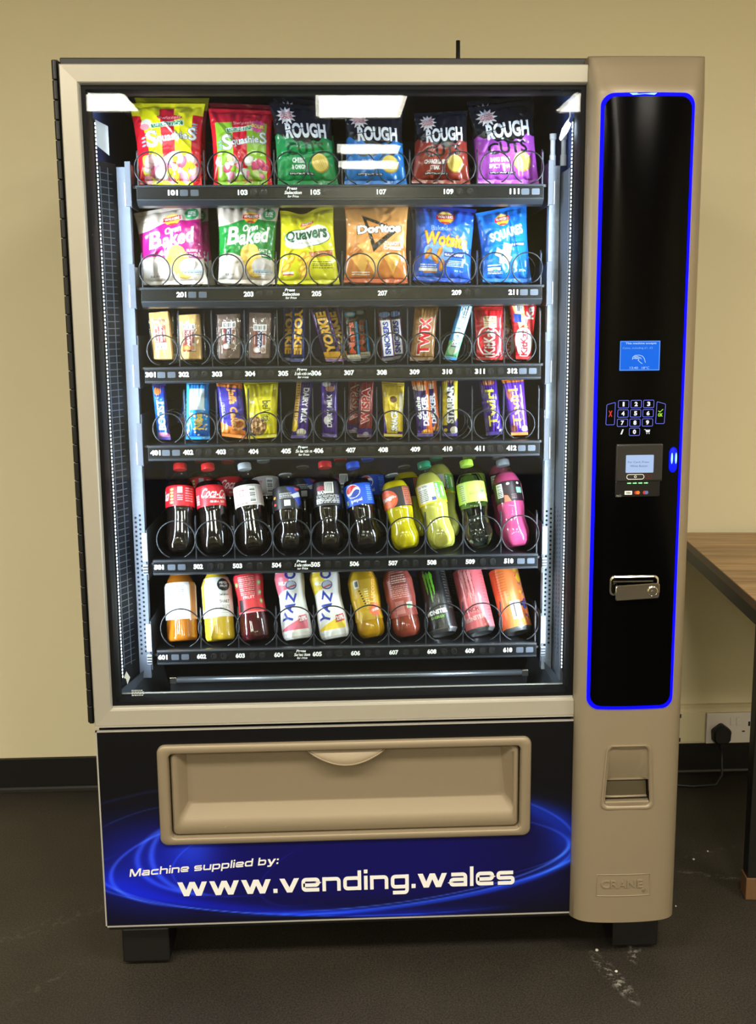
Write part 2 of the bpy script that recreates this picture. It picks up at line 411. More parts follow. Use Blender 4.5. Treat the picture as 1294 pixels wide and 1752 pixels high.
# light strips on the door, either side of the glass
led_m = mat('led', (255, 255, 255), emit=(235, 245, 255), estr=6)
for sx, xx in ((1, -.5495), (-1, .3665)):
    st = box('light_strip', xx-.0025, xx+.0025, .051, .060, .625, 1.73, black, VM)
    mb = MB()
    for k in range(150):
        z = .632+k*.0073; x0 = xx+sx*.0025
        mb.box(min(x0, x0+sx*.001), max(x0, x0+sx*.001), .0535, .0575, z, z+.0034)
    mb.build('led', led_m, st, kind='stuff')
    l = bpy.data.lights.new('strip_light', 'AREA'); l.shape = 'RECTANGLE'; l.size = .012; l.size_y = 1.09; l.energy = LED_POWER; l.spread = math.radians(125); l.color = (.80, .90, 1.0)
    lo = bpy.data.objects.new('strip_light', l); COL.objects.link(lo); lo.parent = st
    d = Vector((sx*.92, .39, 0)).normalized(); up = Vector((0, 0, 1)); rt = up.cross(-d)
    lo.matrix_world = Matrix(((rt.x, up.x, -d.x, xx+sx*.006), (rt.y, up.y, -d.y, .058), (rt.z, up.z, -d.z, 1.178), (0, 0, 0, 1)))
tl = box('header_fill', -.50, .30, .050, .062, 1.772, 1.776, black, VM)  # added fill lamp under the door header to brighten the shelves
l = bpy.data.lights.new('header_fill_lamp', 'AREA'); l.shape = 'RECTANGLE'; l.size = .78; l.size_y = .012; l.energy = LED_POWER*.06; l.color = (.9, .95, 1.0)
lo = bpy.data.objects.new('header_fill_lamp', l); COL.objects.link(lo); lo.parent = tl
d = Vector((0, .28, -1)).normalized(); rt = Vector((1, 0, 0)); up = (-d).cross(rt)
lo.matrix_world = Matrix(((rt.x, up.x, -d.x, -.10), (rt.y, up.y, -d.y, .056), (rt.z, up.z, -d.z, 1.770), (0, 0, 0, 1)))
# interior liner
box('liner_side', -.572, -.562, .055, .868, .50, 1.816, liner_m, VM)
box('liner_side', .375, .384, .055, .868, .50, 1.816, liner_m, VM)
box('liner_back', -.562, .375, .86, .869, .50, 1.816, liner_m, VM)
box('liner_top', -.562, .375, .055, .86, 1.8165, 1.8178, liner_m, VM)
holes = mat('vent_hole_dark', (8, 9, 12), rough=.8)
def dots(name, pts, parent, r=.0026, axis='y', n=8):
    mb = MB()
    for x, y, z in pts:
        if axis == 'y': mb.add([(x+r*math.cos(2*PI*k/n), y, z+r*math.sin(2*PI*k/n)) for k in range(n)], [tuple(range(n))])
        else: mb.add([(x, y+r*math.cos(2*PI*k/n), z+r*math.sin(2*PI*k/n)) for k in range(n)], [tuple(range(n))])
    return mb.build(name, holes, parent, kind='stuff')
for s, x0, x1 in ((-1, -.528, -.503), (1, .338, .360)):
    po = box('tray_post', x0, x1, .145, .165, .60, 1.655, galv if s > 0 else mat('shaded_galvanised_steel', (92, 99, 114), rough=.45, metal=.2, noise=.18, nscale=160), VM, bevel=.001)  # left post gets a darker steel, shade put into its colour
    dots('vent_hole', [(x0+(.0065 if i == 0 else .0155)+(.0), .1446, .655+k*.0098+(i*.0049)) for i in range(2) for k in range(31)], po)
    if s < 0:
        sw = mk('side_duct', [(-.5615, .072, .60), (-.529, .144, .60), (-.529, .165, .60), (-.5615, .165, .60), (-.5615, .072, 1.66), (-.529, .144, 1.66), (-.529, .165, 1.66), (-.5615, .165, 1.66)],
                [(0, 1, 5, 4), (1, 2, 6, 5), (2, 3, 7, 6), (3, 0, 4, 7), (4, 5, 6, 7), (3, 2, 1, 0)], mat('dark_duct', (15, 18, 26), rough=.6, spec=.2), VM)
        mb = MB()
        for k in range(74):
            z = .645+k*.0136; mb.add([(-.5595, .0745, z), (-.5335, .1325, z), (-.5335, .1325, z+.0016), (-.5595, .0745, z+.0016)], [(0, 1, 2, 3)])
        for u_ in (.35, .75): mb.add([(-.5597+.0262*u_, .0745+.058*u_, .64), (-.5585+.0262*u_, .0768+.058*u_, .64), (-.5585+.0262*u_, .0768+.058*u_, 1.65), (-.5597+.0262*u_, .0745+.058*u_, 1.65)], [(0, 1, 2, 3)])
        mb.build('wire_guard', mat('guard_wire', (96, 104, 118), rough=.4, metal=.3), sw, kind='stuff')
    else:
        sw = box('side_duct', .3615, .375, .066, .165, .60, 1.64, mat('grey_duct', (84, 90, 102), rough=.45, noise=.15, nscale=120), VM, bevel=.001)
        dots('vent_hole', [(.3612, .088+.024*i, .655+k*.0098+(i*.0049)) for i in range(3) for k in range(31)], sw, .003, 'x')
        for x in (.345, .367):
            MB().lathe([(.0065, 0), (.0065, .02), (.005, .022), (.005, .05), (.007, .052), (.007, .062)], 14, Matrix.Translation((x, .15, 1.655))).build('cable_plug', wplas, VM, smooth=False)
# white lamp clip by the top right corner and the service card on the left wall
MB().tube([(.360, .066, 1.765), (.361, .066, 1.735), (.357, .066, 1.728), (.353, .066, 1.722), (.356, .066, 1.715), (.361, .067, 1.719)], .0016, 6).build('lamp_lead', wplas, VM)
mk('lamp_clip', [(.355, .064, 1.728), (.363, .064, 1.721), (.356, .064, 1.706), (.343, .064, 1.690), (.340, .064, 1.694), (.345, .064, 1.712),
                 (.355, .067, 1.728), (.363, .067, 1.721), (.356, .067, 1.706), (.343, .067, 1.690), (.340, .067, 1.694), (.345, .067, 1.712)],
   [(0, 1, 2, 3, 4, 5), (11, 10, 9, 8, 7, 6)]+[(i, i+6, (i+1) % 6+6, (i+1) % 6) for i in range(6)], wplas, VM)
cd = mk('service_card', [(-.556, .10, 1.690), (-.534, .115, 1.672), (-.534, .115, 1.727), (-.556, .10, 1.737), (-.556, .1008, 1.690), (-.534, .1158, 1.672), (-.534, .1158, 1.727), (-.556, .1008, 1.737)],
        [(0, 1, 2, 3), (7, 6, 5, 4), (0, 4, 5, 1), (1, 5, 6, 2), (2, 6, 7, 3), (3, 7, 4, 0)], wplas, VM)
# bin at the bottom
bin_m = mat('bin_dark', (30, 33, 41), rough=.4)
mk('delivery_chute', [(-.556, .055, .597), (.370, .055, .597), (.370, .12, .560), (-.556, .12, .560), (.370, .32, .520), (-.556, .32, .520), (.370, .86, .50), (-.556, .86, .50)],
   [(0, 1, 2, 3), (3, 2, 4, 5), (5, 4, 6, 7)], bin_m, VM)
box('chute_sill', -.556, .370, .052, .060, .5935, .598, alu_edge, VM, bevel=.001)
box('bin_baffle', -.470, .315, .185, .190, .515, .585, bin_m, VM)
rod = MB().tube([(-.467, .165, .588), (.312, .165, .588)], .0065, 12).build('push_rod', mat('satin_steel', (150, 155, 162), rough=.3, metal=.8), VM, smooth=True)
for x in (-.460, .306):
    box('rod_clip', x-.008, x+.008, .158, .172, .580, .596, chrome, rod, bevel=.002)
    box('rod_clip', x-.006, x+.006, .158, .172, .552, .562, chrome, rod, bevel=.002)
for s, x0, x1 in ((-1, -.556, -.49), (1, .370, .325)):
    mk('chute_wing', [(x0, .07, .60), (x1, .20, .63), (x1, .30, .525), (x0, .075, .565), (x0, .073, .60), (x1, .203, .63), (x1, .303, .525), (x0, .078, .565)],
       [(0, 1, 2, 3), (7, 6, 5, 4), (0, 4, 5, 1), (1, 5, 6, 2), (2, 6, 7, 3), (3, 7, 4, 0)], mat('wing_grey', (70, 76, 88), rough=.4), VM)
# white arrow sticker and small print on the inside of the glass
st = mk('arrow_sticker', [(-.5335, .0295, .653), (-.5265, .0295, .640), (-.5325, .0295, .625), (-.535, .0295, .637), (-.5395, .0295, .639)], [(4, 3, 2, 1, 0)], white_print, VM)
sp = MB(); r9 = random.Random(4)
for k in range(4):
    x = -.525
    while x < -.502:
        w_ = r9.uniform(.002, .005); sp.add([(x, .0295, .611-k*.0035), (x+w_, .0295, .611-k*.0035), (x+w_, .0295, .613-k*.0035), (x, .0295, .613-k*.0035)], [(0, 1, 2, 3)]); x += w_+.0012
sp.build('small_print', white_print, VM, kind='stuff')

# ------------------------------------------------------------------ trays with coils
PACKX = {1: [-.4256, -.281, -.1489, -.0114, .1218, .2592], 2: [-.4253, -.2791, -.1519, -.0133, .1243, .26]}
def coil_pts(x, z, r, y0, pitch, turns, mirror=1):
    P = []
    for t in range(turns):
        for k in range(40):
            f = k/40; a = -PI/2+.40+2*PI*f
            y = y0+pitch*t+pitch*max(0, (f-.875)/.125)
            if t == turns-1 and f > .88: break
            P.append((x+mirror*r*math.cos(a), y, z+r*math.sin(a)))
    return P
def tray(row, zc, n):
    drinks = row >= 5
    T = part_empty('shelf_tray', VM, (0, 0, zc))
    zf = .0155 if not drinks else (.0085 if row == 5 else .0055)                                      # tray floor above the middle of the label strip
    box('tray_floor', -.494, .330, .128, .80, zf-.006, zf-.001, tray_m, T)
    lip = MB()
    prof = [(.128, .0145), (.1185, .0145), (.117, .0125), (.117, .0105), (.1195, .0095), (.1195, -.0115), (.117, -.0125), (.117, -.0145), (.1195, -.017), (.128, -.024), (.142, -.027), (.150, -.026), (.150, .0095), (.128, .0095)] if row <= 2 else \
           [(.128, .0145), (.1185, .0145), (.117, .0125), (.117, .0105), (.1195, .0095), (.1195, -.0115), (.117, -.0125), (.117, -.0155), (.1195, -.0175), (.135, -.019), (.135, .0095), (.128, .0095)]
    lip.loft([[(x, y, z) for y, z in prof] for x in (-.485, .322)], True, True)
    lip.build('tray_lip', lip_m, T)
    box('label_strip', -.484, .321, .1178, .1196, -.0112, .0092, strip_m, T)
    # numbers, buttons, caption
    if row == 1: xs = [-.414, -.277, -.1335, -.0025, .131, .263]
    elif row == 2: xs = [-.405, -.271, -.135, -.002, .1475, .263]
    else: xs = [(-.473 if row != 4 else -.470)+(.263+.473-.003*(row == 4)-.003*drinks)*i/(n-1) for i in range(n)]
    for i, x in enumerate(xs):
        num = row*100+(2*i+1 if n == 6 else i+1)
        text_obj('selection_number', str(num), x, .1172, 0, .0195 if n != 12 else .0205, .0105, white_print, T, bold=.045)
        for j, dx in enumerate((.0215, .0425) if n != 10 else (.026, .047)):
            if n == 12: dx -= .0005*j
            if x+dx > .318: continue
            sq = i == 0 or x > .25
            mb = MB()
            if sq: mb.loft([rloop(x+dx-.008, x+dx+.008, -.0065, .0055, .002, y, 2) for y in (.118, .1168)])
            else: mb.loft([[(x+dx+q*math.cos(2*PI*k/20), y, -.0005+q*math.sin(2*PI*k/20)) for k in range(20)] for q, y in ((.0068, .118), (.0068, .1168), (.0052, .1164), (.0052, .1172))])
            mb.build('button', grey_btn if sq else dark_btn, T)
    xc = {1: -.1775, 2: -.186, 3: -.165, 4: -.1666, 5: -.174, 6: -.179}[row]
    cp = text_obj('caption', 'Press', xc-.002, .1171, .0075, .020, .0058, white_print, T, bold=.03, shear=.25)
    text_obj('caption', 'Selection', xc, .1171, -.0005, .034, .0068, white_print, T, bold=.035, shear=.25)
    text_obj('caption', 'for Price', xc, .1171, -.0078, .022, .0048, white_print, T, bold=.02, shear=.25)
    # coils and dividers
    if n == 6:
        r, pitch = .031, .080; cx = [c+s for c in PACKX[row] for s in (-.033, .033)]
        dv = [-.484+.0]+[(a+b_)/2 for a, b_ in zip(PACKX[row], PACKX[row][1:])]+[.322]
    elif n == 12:
        r, pitch = .031, .055; c0 = -.449 if row == 3 else -.444
        cx = [c0+(.282-c0)*i/11 for i in range(12)]; dv = [(a+b_)/2 for a, b_ in zip(cx, cx[1:])]+[.322]
    else:
        r, pitch = (.040, .125) if row == 5 else (.043, .125); c0 = -.437 if row == 5 else -.434
        cx = [c0+(.286-c0)*i/9 for i in range(10)]; dv = [(a+b_)/2 for a, b_ in zip(cx, cx[1:])]+[.322]
    zw = (zf if not drinks else .0135)+.0015
    for i, x in enumerate(cx):
        MB().tube(coil_pts(x, zw+r, r, .130, pitch, 3 if n != 10 else 1, -1 if (n == 6 and i % 2) else 1), .0014, 6).build('coil', wire_m, T, smooth=True)
    h = .062 if n == 6 else (.105 if n == 12 else .088)
    for x in dv:                                    # thin fins that stand between the lanes at the front
        o = [(.1335, zf), (.1335, zf+h), (.1375, zf+h+.004), (.1435, zf+h+.007), (.1435, zf)]
        MB().loft([[(xx, y, z) for y, z in o] for xx in (x-.0011, x+.0011)], True, True).build('divider', div_m, T)
    # end brackets
    for s, x in ((-1, -.4965), (1, .3320)):
        bm_ = flange_w if drinks else brk_m
        hs = .055 if n == 6 else .078; pts = [(.121, -.028), (.121, hs), (.60, hs), (.60, -.028)]
        MB().loft([[(xx, y, z) for y, z in pts] for xx in (x-.0012, x+.0012)], True, True).build('tray_side', div_m, T)
        w = .010
        a, c = (x-w, x+.001) if s < 0 else (x-.001, x+w)
        box('front_flange', a, c, .1195, .1215, -.026 if not drinks else .012, .060 if not drinks else .072, bm_, T, bevel=.002 if drinks else .0006)
        if drinks:
            box('latch', a, c, .118, .124, -.016, .006, flange_w, T, bevel=.002)
            mb = MB()
            for k in range(3): mb.box(a+.001, c-.001, .1165, .1185, -.013+k*.006, -.010+k*.006)
            mb.build('latch_rib', black, T, kind='stuff')
        else:
            MB().tube([(a-.002 if s < 0 else c+.002, .123, -.024), (a-.002 if s < 0 else c+.002, .123, .02)], .0012, 6).build('hook', wplas, T)
for row, zc, n in ((1, 1.602, 6), (2, 1.405, 6), (3, 1.2465, 12), (4, 1.088, 12), (5, .8485, 10), (6, .654, 10)): tray(row, zc, n)

# ------------------------------------------------------------------ lower panel with print and delivery door
PX0, PX1, PZ0, PZ1 = -.596, .3785, .1085, .5385
box('lower_door', PX0+.002, PX1, .028, .05, PZ0, PZ1, cab_m, VM)
for a in ((PX0, PX1, PZ1-.003, PZ1), (PX0, PX1, PZ0, PZ0+.003), (PX0, PX0+.003, PZ0, PZ1)):
    box('panel_edge', a[0], a[1], -.0015, .004, a[2], a[3], alu_edge, VM)
nu, nv = 380, 170
cv = Canvas(nu, nv, PX1-PX0-.003, PZ1-PZ0-.006, (9, 9, 12))
Wp, Hp = cv.W, cv.H
def glow(cx, cy, rx, ry, rot, w, col, a0=-180, a1=180, soft=40, k=1.0, inner=None):
    dx = (cv.U-cx)*Wp; dy = (cv.V-cy)*Hp; t = math.radians(rot)
    p = (dx*math.cos(t)+dy*math.sin(t))/(rx*Wp); q = (-dx*math.sin(t)+dy*math.cos(t))/(ry*Hp)
    rho = np.sqrt(p*p+q*q); th = np.degrees(np.arctan2(q, p))
    d = (rho-1)/w
    I = np.exp(-d*d) if inner is None else np.where(d > 0, np.exp(-d*d), np.exp(-(d*w/inner)**2))
    mid, half = (a0+a1)/2, (a1-a0)/2
    da = np.abs((th-mid+180) % 360-180)
    I = I*np.clip((half+soft-da)/soft, 0, 1)*k
    cv.C = np.minimum(cv.C+.62*I[..., None]*np.asarray(col, float), 255)
fill = np.exp(-(((cv.U-.5)/.52)**4+((cv.V-.30)/.27)**4))
cv.C += fill[..., None]*np.array([3, 0, 78.])
fill = np.exp(-(((cv.U-.09)/.13)**2+((cv.V-.30)/.20)**2)); cv.C += fill[..., None]*np.array([6, 18, 96.])
fill = np.exp(-(((cv.U-.19)/.05)**2+((cv.V-.40)/.13)**2)); cv.C += fill[..., None]*np.array([16, 36, 84.])
glow(.50, .22, .52, .20, -3, .05, (6, 24, 170), 195, 290, 30, 1.0, .16)
glow(.50, .23, .54, .215, -2, .012, (40, 90, 200), 180, 285, 30, .8)
glow(.48, .30, .50, .27, 0, .010, (70, 110, 210), 200, 262, 25, .6)
glow(.52, .30, .50, .265, 3, .03, (20, 70, 210), 262, 340, 30, .9, .05)
glow(.52, .30, .48, .245, 4, .012, (70, 130, 230), 268, 345, 25, .8)
glow(.52, .32, .53, .28, 4, .014, (60, 120, 230), 285, 350, 25, .7)
glow(.50, .42, .50, .30, -2, .10, (10, 50, 190), 0, 55, 30, .9)
glow(.55, .42, .46, .32, -3, .008, (50, 90, 200), -20, 70, 25, .6)
glow(.50, .36, .495, .22, 0, .008, (50, 90, 200), -30, 60, 25, .55)
glow(.37, .36, .36, .26, 8, .014, (60, 100, 210), 115, 215, 30, .7)
glow(.27, .37, .20, .22, 5, .035, (50, 90, 200), 120, 235, 30, .75)
glow(.27, .38, .17, .24, 6, .04, (60, 110, 230), 130, 225, 25, .7)
glow(.36, .35, .22, .20, 10, .012, (40, 70, 180), 140, 240, 30, .5)
glow(.48, .27, .16, .16, 20, .014, (20, 40, 120), 120, 230, 30, .5)
glow(.10, .50, .14, .10, 15, .03, (40, 70, 160), 60, 120, 20, .5)
glow(.02, .62, .16, .03, 14, .2, (20, 40, 120), 0, 90, 40, .4)
X = PX0+.003+cv.U*Wp; Z = PZ0+.003+cv.V*Hp
idx = np.arange(nu*nv).reshape(nv, nu)
GRID = lambda ix: np.stack([ix[:-1, :-1], ix[:-1, 1:], ix[1:, 1:], ix[1:, :-1]], -1).reshape(-1, 4)
print_gloss = mat('printed_gloss', rough=.28, spec=.4, vcol=True)
fc = GRID(idx); xc_, zc_ = X.ravel()[fc].mean(1), Z.ravel()[fc].mean(1)
fc = fc[~((xc_ > -.462) & (xc_ < .279) & (zc_ > .300) & (zc_ < .496))]        # opening behind the delivery door
mk('printed_panel', np.stack([X, np.full_like(X, -.0005), Z], -1).reshape(-1, 3), fc, print_gloss, VM, True, cv.C.reshape(-1, 3))

# wide square-shouldered lettering drawn as strokes (x-height 1)
def fillet(P, r=.22, n=5, closed=False):
    out = []; N_ = len(P)
    for i, p in enumerate(P):
        if not closed and i in (0, N_-1): out.append(p); continue
        a = Vector(P[i-1]); c = Vector(P[(i+1) % N_]); b_ = Vector(p)
        u = (a-b_); v = (c-b_); q = min(r, u.length/2, v.length/2); u.normalize(); v.normalize()
        s0, s1 = b_+u*q, b_+v*q
        for k in range(n+1):
            t = k/n; out.append(tuple(s0*(1-t)**2+b_*2*t*(1-t)+s1*t*t))
    return out
def ribbon(P, w, closed=False):
    n = len(P); L = []; Rr = []
    for i in range(n):
        a = Vector(P[i-1]) if (i or closed) else None; c = Vector(P[(i+1) % n]) if (i < n-1 or closed) else None; p = Vector(P[i])
        d1 = (p-a).normalized() if a is not None else (c-p).normalized(); d2 = (c-p).normalized() if c is not None else d1
        d = (d1+d2).normalized(); nn = Vector((-d.y, d.x)); k = w/2/max(.5, nn.dot(Vector((-d1.y, d1.x))))
        L.append(p+nn*k); Rr.append(p-nn*k)
    V = [tuple(v) for v in L+Rr]; m_ = n if closed else n-1
    return V, [(i, n+i, n+(i+1) % n, (i+1) % n) for i in range(m_)]
SW = .26
def para(x0, y0, x1, y1, w=.38): return [(x0-w/2, y0), (x0+w/2, y0), (x1+w/2, y1), (x1-w/2, y1)], [(0, 1, 2, 3)]
def sq(x, y, w=.3): return [(x, y), (x+w, y), (x+w, y+w), (x, y+w)], [(0, 1, 2, 3)]
def st_(P, r=.22, closed=False): return ribbon(fillet(P, r, closed=closed), SW, closed)
a_, t_ = .135, .865
BOWL = [(a_, a_), (1.2, a_), (1.2, t_), (a_, t_)]
FONT = {
 'w': (2.15, lambda: [para(.18, 1, .62, 0), para(1.07, 1, .62, 0), para(1.07, 1, 1.52, 0), para(1.96, 1, 1.52, 0)]),
 'v': (1.42, lambda: [para(.18, 1, .71, 0), para(1.24, 1, .71, 0)]),
 'y': (1.42, lambda: [para(.18, 1, .71, 0), para(1.24, 1, .52, -.38), ([(.1, -.38), (.6, -.38), (.66, -.12), (.1, -.12)], [(0, 1, 2, 3)])]),
 'e': (1.36, lambda: [st_([(1.3, a_), (a_, a_), (a_, t_), (1.22, t_), (1.22, .47), (a_, .47)])]),
 'n': (1.36, lambda: [st_([(a_, 0), (a_, 1)]), st_([(a_, t_), (1.22, t_), (1.22, 0)])]),
 'h': (1.36, lambda: [st_([(a_, 0), (a_, 1.4)]), st_([(a_, t_), (1.22, t_), (1.22, 0)])]),
 'u': (1.36, lambda: [st_([(1.22, 0), (1.22, 1)]), st_([(a_, 1), (a_, a_), (1.22, a_)])]),
 'd': (1.36, lambda: [st_(BOWL, closed=True), st_([(1.2, 0), (1.2, 1.4)])]),
 'b': (1.36, lambda: [st_(BOWL, closed=True), st_([(a_, 0), (a_, 1.4)])]),
 'p': (1.36, lambda: [st_(BOWL, closed=True), st_([(a_, -.4), (a_, 1)])]),
 'g': (1.36, lambda: [st_(BOWL, closed=True), st_([(1.2, 1), (1.2, -.28), (.15, -.28)])]),
 'a': (1.36, lambda: [st_([(.15, t_), (1.2, t_), (1.2, 0)]), st_([(1.2, .5), (a_, .5), (a_, a_), (1.2, a_)])]),
 'c': (1.3, lambda: [st_([(1.25, t_), (a_, t_), (a_, a_), (1.25, a_)])]),
 's': (1.36, lambda: [st_([(1.24, t_), (a_, t_), (a_, .5), (1.22, .5), (1.22, a_), (.1, a_)], .16)]),
 'l': (.27, lambda: [st_([(a_, 0), (a_, 1.4)])]),
 'i': (.27, lambda: [st_([(a_, 0), (a_, 1)]), sq(0, 1.17, .27)]),
 '.': (.3, lambda: [sq(0, 0)]), ':': (.3, lambda: [sq(0, 0), sq(0, .68)]), ' ': (.55, lambda: []),
 'M': (1.85, lambda: [st_([(a_, 0), (a_, 1.37)]), st_([(1.7, 0), (1.7, 1.37)]), para(.22, 1.37, .92, .0, .34), para(1.62, 1.37, .92, .0, .34)]),
}
def wide_text(s, x, z, width, xh, rot, shear, parent, name):
    mb = MB(); cur = 0; lay = 0
    for ch in s:
        w, fn = FONT[ch]
        for V, F in fn(): lay += 1; mb.add([(cur+px, -.00004*(lay % 7), py) for px, py in V], F)
        cur += w+.17
    cur -= .17; k = width/cur; a = math.radians(rot)
    Vn = [((px*k+shear*pz*xh), pz*xh) for px, _, pz in mb.V]
    mb.V = [(x+p*math.cos(a)-q*math.sin(a), -.0013+l_[1], z+p*math.sin(a)+q*math.cos(a)) for (p, q), l_ in zip(Vn, mb.V)]
    return mk(name, mb.V, mb.F, white_print, parent)
wide_text('www.vending.wales', -.444, .1735, .705, .0315, .35, 0, VM, 'lettering')
wide_text('Machine supplied by:', -.542, .2205, .308, .0122, 3.6, .22, VM, 'lettering')

fr = MB()
fr.loft([rloop(-.474, .291, .290, .506, .016, .002), rloop(-.474, .291, .290, .506, .016, -.006), rloop(-.471, .288, .293, .503, .014, -.0095), rloop(-.455, .273, .303, .4905, .012, -.0095), rloop(-.4525, .2705, .3055, .488, .011, -.0075), rloop(-.450, .268, .308, .4865, .010, .027)], False, False)
fr.build('delivery_frame', silver, VM, angle=.9)
fl = MB()
def skew(lp): return [(x-.012*(z-.366)/.12*(1 if x > 0 else 0)+(.012 if x > 0 else 0), y, z) for x, y, z in lp]
fl.loft([rloop(-.4485, .2665, .3095, .4865, .011, .006), rloop(-.4475, .2655, .3105, .486, .011, .001), rloop(-.444, .262, .314, .4855, .011, -.002), rloop(-.438, .256, .328, .4853, .012, -.0015), skew(rloop(-.432, .247, .343, .485, .013, .003)), skew(rloop(-.418, .230, .366, .4848, .010, .022)), skew(rloop(-.40, .21, .37, .48, .008, .0225))], False, True)
FL = fl.build('delivery_flap', silver, VM, angle=.7)
hd = MB(); rows_ = []
for k in range(9):
    t = k/8; row_ = []
    for i in range(25):
        s = i/24; x = -.170+.161*s; arc = math.sin(PI*s)**.8
        z = .486-.030*arc*t**.8; y = .004-.013*arc*math.sin(t*PI/2)**.7
        row_.append((x, y, z))
    rows_.append(row_)
hd.loft(rows_, False, False); 
hd.F = [f for f in hd.F if abs(f[0]-f[1]) == 1 or True]
V = [v for r in rows_ for v in r]; F = [(k*25+i, k*25+i+1, (k+1)*25+i+1, (k+1)*25+i) for k in range(8) for i in range(24)]
H_ = mk('handle', V, F, silver, FL, True)
MB().tube([(x, y-.0005, z) for x, y, z in rows_[-1]], .0022, 8).build('handle_rim', silver, FL, smooth=True)

# ------------------------------------------------------------------ control column
CX, CH = .4885, .1095
def col_y(x, z=1.0):
    t = min(1, abs((x-CX)/CH)); e = max(0., 1-t**7)**.45
    g = 1.0 if z < 1.762 else 1-.62*min(1, (z-1.762)/.068)
    return -(.034+.010*(1-t*t))*e*g
xs = [CX+CH*math.sin(PI/2*(-1+2*k/40)) for k in range(41)]
hx0, hx1, hz0, hz1 = .4365, .5305, .370, .492
xs = sorted([x for x in xs if min(abs(x-hx0), abs(x-hx1)) > .003]+[hx0, hx1])
zs = sorted([.1035, .1045, .108, .2, .3, hz0, .43, hz1, .6, .8, 1.0, 1.2, 1.4, 1.6, 1.74, 1.758, 1.764, 1.775, 1.79, 1.805, 1.82, 1.826, 1.830])
V = []; F = []
def cend(z): return max(0, 1-(max(0, .108-z)/.0045)**2)**.5 if z < .108 else (1-(max(0, z-1.824)/.007)**2)
for z in zs:
    for x in xs:
        if x in (hx0, hx1) and hz0 <= z <= hz1: x = CX-.005+(x-CX+.005)*(1-.17*(z-.36)/.1385)     # the cup narrows upwards
        V.append((x, col_y(x, z)*cend(z), z))
n = len(xs)
for j in range(len(zs)-1):
    for i in range(n-1):
        if hx0-1e-6 <= xs[i] and xs[i+1] <= hx1+1e-6 and hz0-1e-6 <= zs[j] and zs[j+1] <= hz1+1e-6: continue
        F.append((j*n+i, j*n+i+1, (j+1)*n+i+1, (j+1)*n+i))
cb = MB(); cb.V = V; cb.F = F
# sides back to the cabinet
for zz, flip in ((zs[0], 0), (zs[-1], 1)):
    pass
cb.add([(xs[0], 0, zs[0]), (xs[0], .055, zs[0]), (xs[0], .055, zs[-1]), (xs[0], 0, zs[-1])], [(0, 1, 2, 3)])
cb.add([(xs[-1], 0, zs[0]), (xs[-1], .055, zs[0]), (xs[-1], .055, zs[-1]), (xs[-1], 0, zs[-1])], [(0, 1, 2, 3)])
top = [(x, col_y(x, zs[-1])*cend(zs[-1]), zs[-1]) for x in xs]; cb.add(top+[(xs[-1], .055, zs[-1]), (xs[0], .055, zs[-1])], [tuple(range(n+2))])
bot = [(x, 0., zs[0]) for x in xs]; cb.add([(xs[0], 0, zs[0]), (xs[-1], 0, zs[0]), (xs[-1], .055, zs[0]), (xs[0], .055, zs[0])], [(0, 1, 2, 3)])
CC = cb.build('control_fascia', silver, VM, angle=.6)
led_blue = mat('blue_light_ring', (0, 0, 30), emit=(2, 0, 255), estr=2.6, rough=.7, spec=.1)
def on_col(lp, dy): return [(x, col_y(x, min(z, 1.76))+dy, z) for x, z in lp]
ro = lambda i, n_=7: rrect(.3965+i, .5705-i, .5745+i, 1.7575-i, .022-i*.6, n_)
def dens(lp, m_=10):
    out = []
    for i in range(len(lp)):
        a, b_ = lp[i], lp[(i+1) % len(lp)]; L = math.hypot(b_[0]-a[0], b_[1]-a[1]); k = max(1, min(m_, int(L/.02)))
        out += [(a[0]+(b_[0]-a[0])*j/k, a[1]+(b_[1]-a[1])*j/k) for j in range(k)]
    return out
LO = dens(ro(0)); LI = [(CX+(x-CX)*(1-.0056/.087), 1.166+(z-1.166)*(1-.0062/.5915)) for x, z in LO]
MB().loft([on_col(LO, .001), on_col(LO, -.0022), on_col(LI, -.0022), on_col(LI, -.0005)], False, False).build('light_ring', led_blue, CC)
MB().loft([on_col([(CX+(x-CX)*s, 1.166+(z-1.166)*s) for x, z in LI], -.0010) for s in (1, .9, .75, .55, .35, .15, .02)], False, True).build('black_fascia_panel', gloss_black, CC, smooth=True)
led_hot = mat('blue_light_core', (120, 160, 255), emit=(110, 170, 255), estr=1.6)
mk('led_highlight', [(x, col_y(x)-.0026, z) for x, z in ((.446, 1.7565), (.452, 1.753), (.474, 1.7545), (.492, 1.753), (.497, 1.7565))], [(0, 1, 2, 3, 4)], led_hot, CC)  # bright LED highlight at the panel top, put in as a glowing patch
kx = lambda a: .3712+a*.000203
kz = lambda b_: 1.3339-b_*.0001982
PY = col_y(.4885)-.0012                              # front of the black panel, near its middle
def emis(name, c, s=1.0): return mat(name, tuple(v*.2 for v in c), emit=c, estr=s, rough=.6, spec=.2)
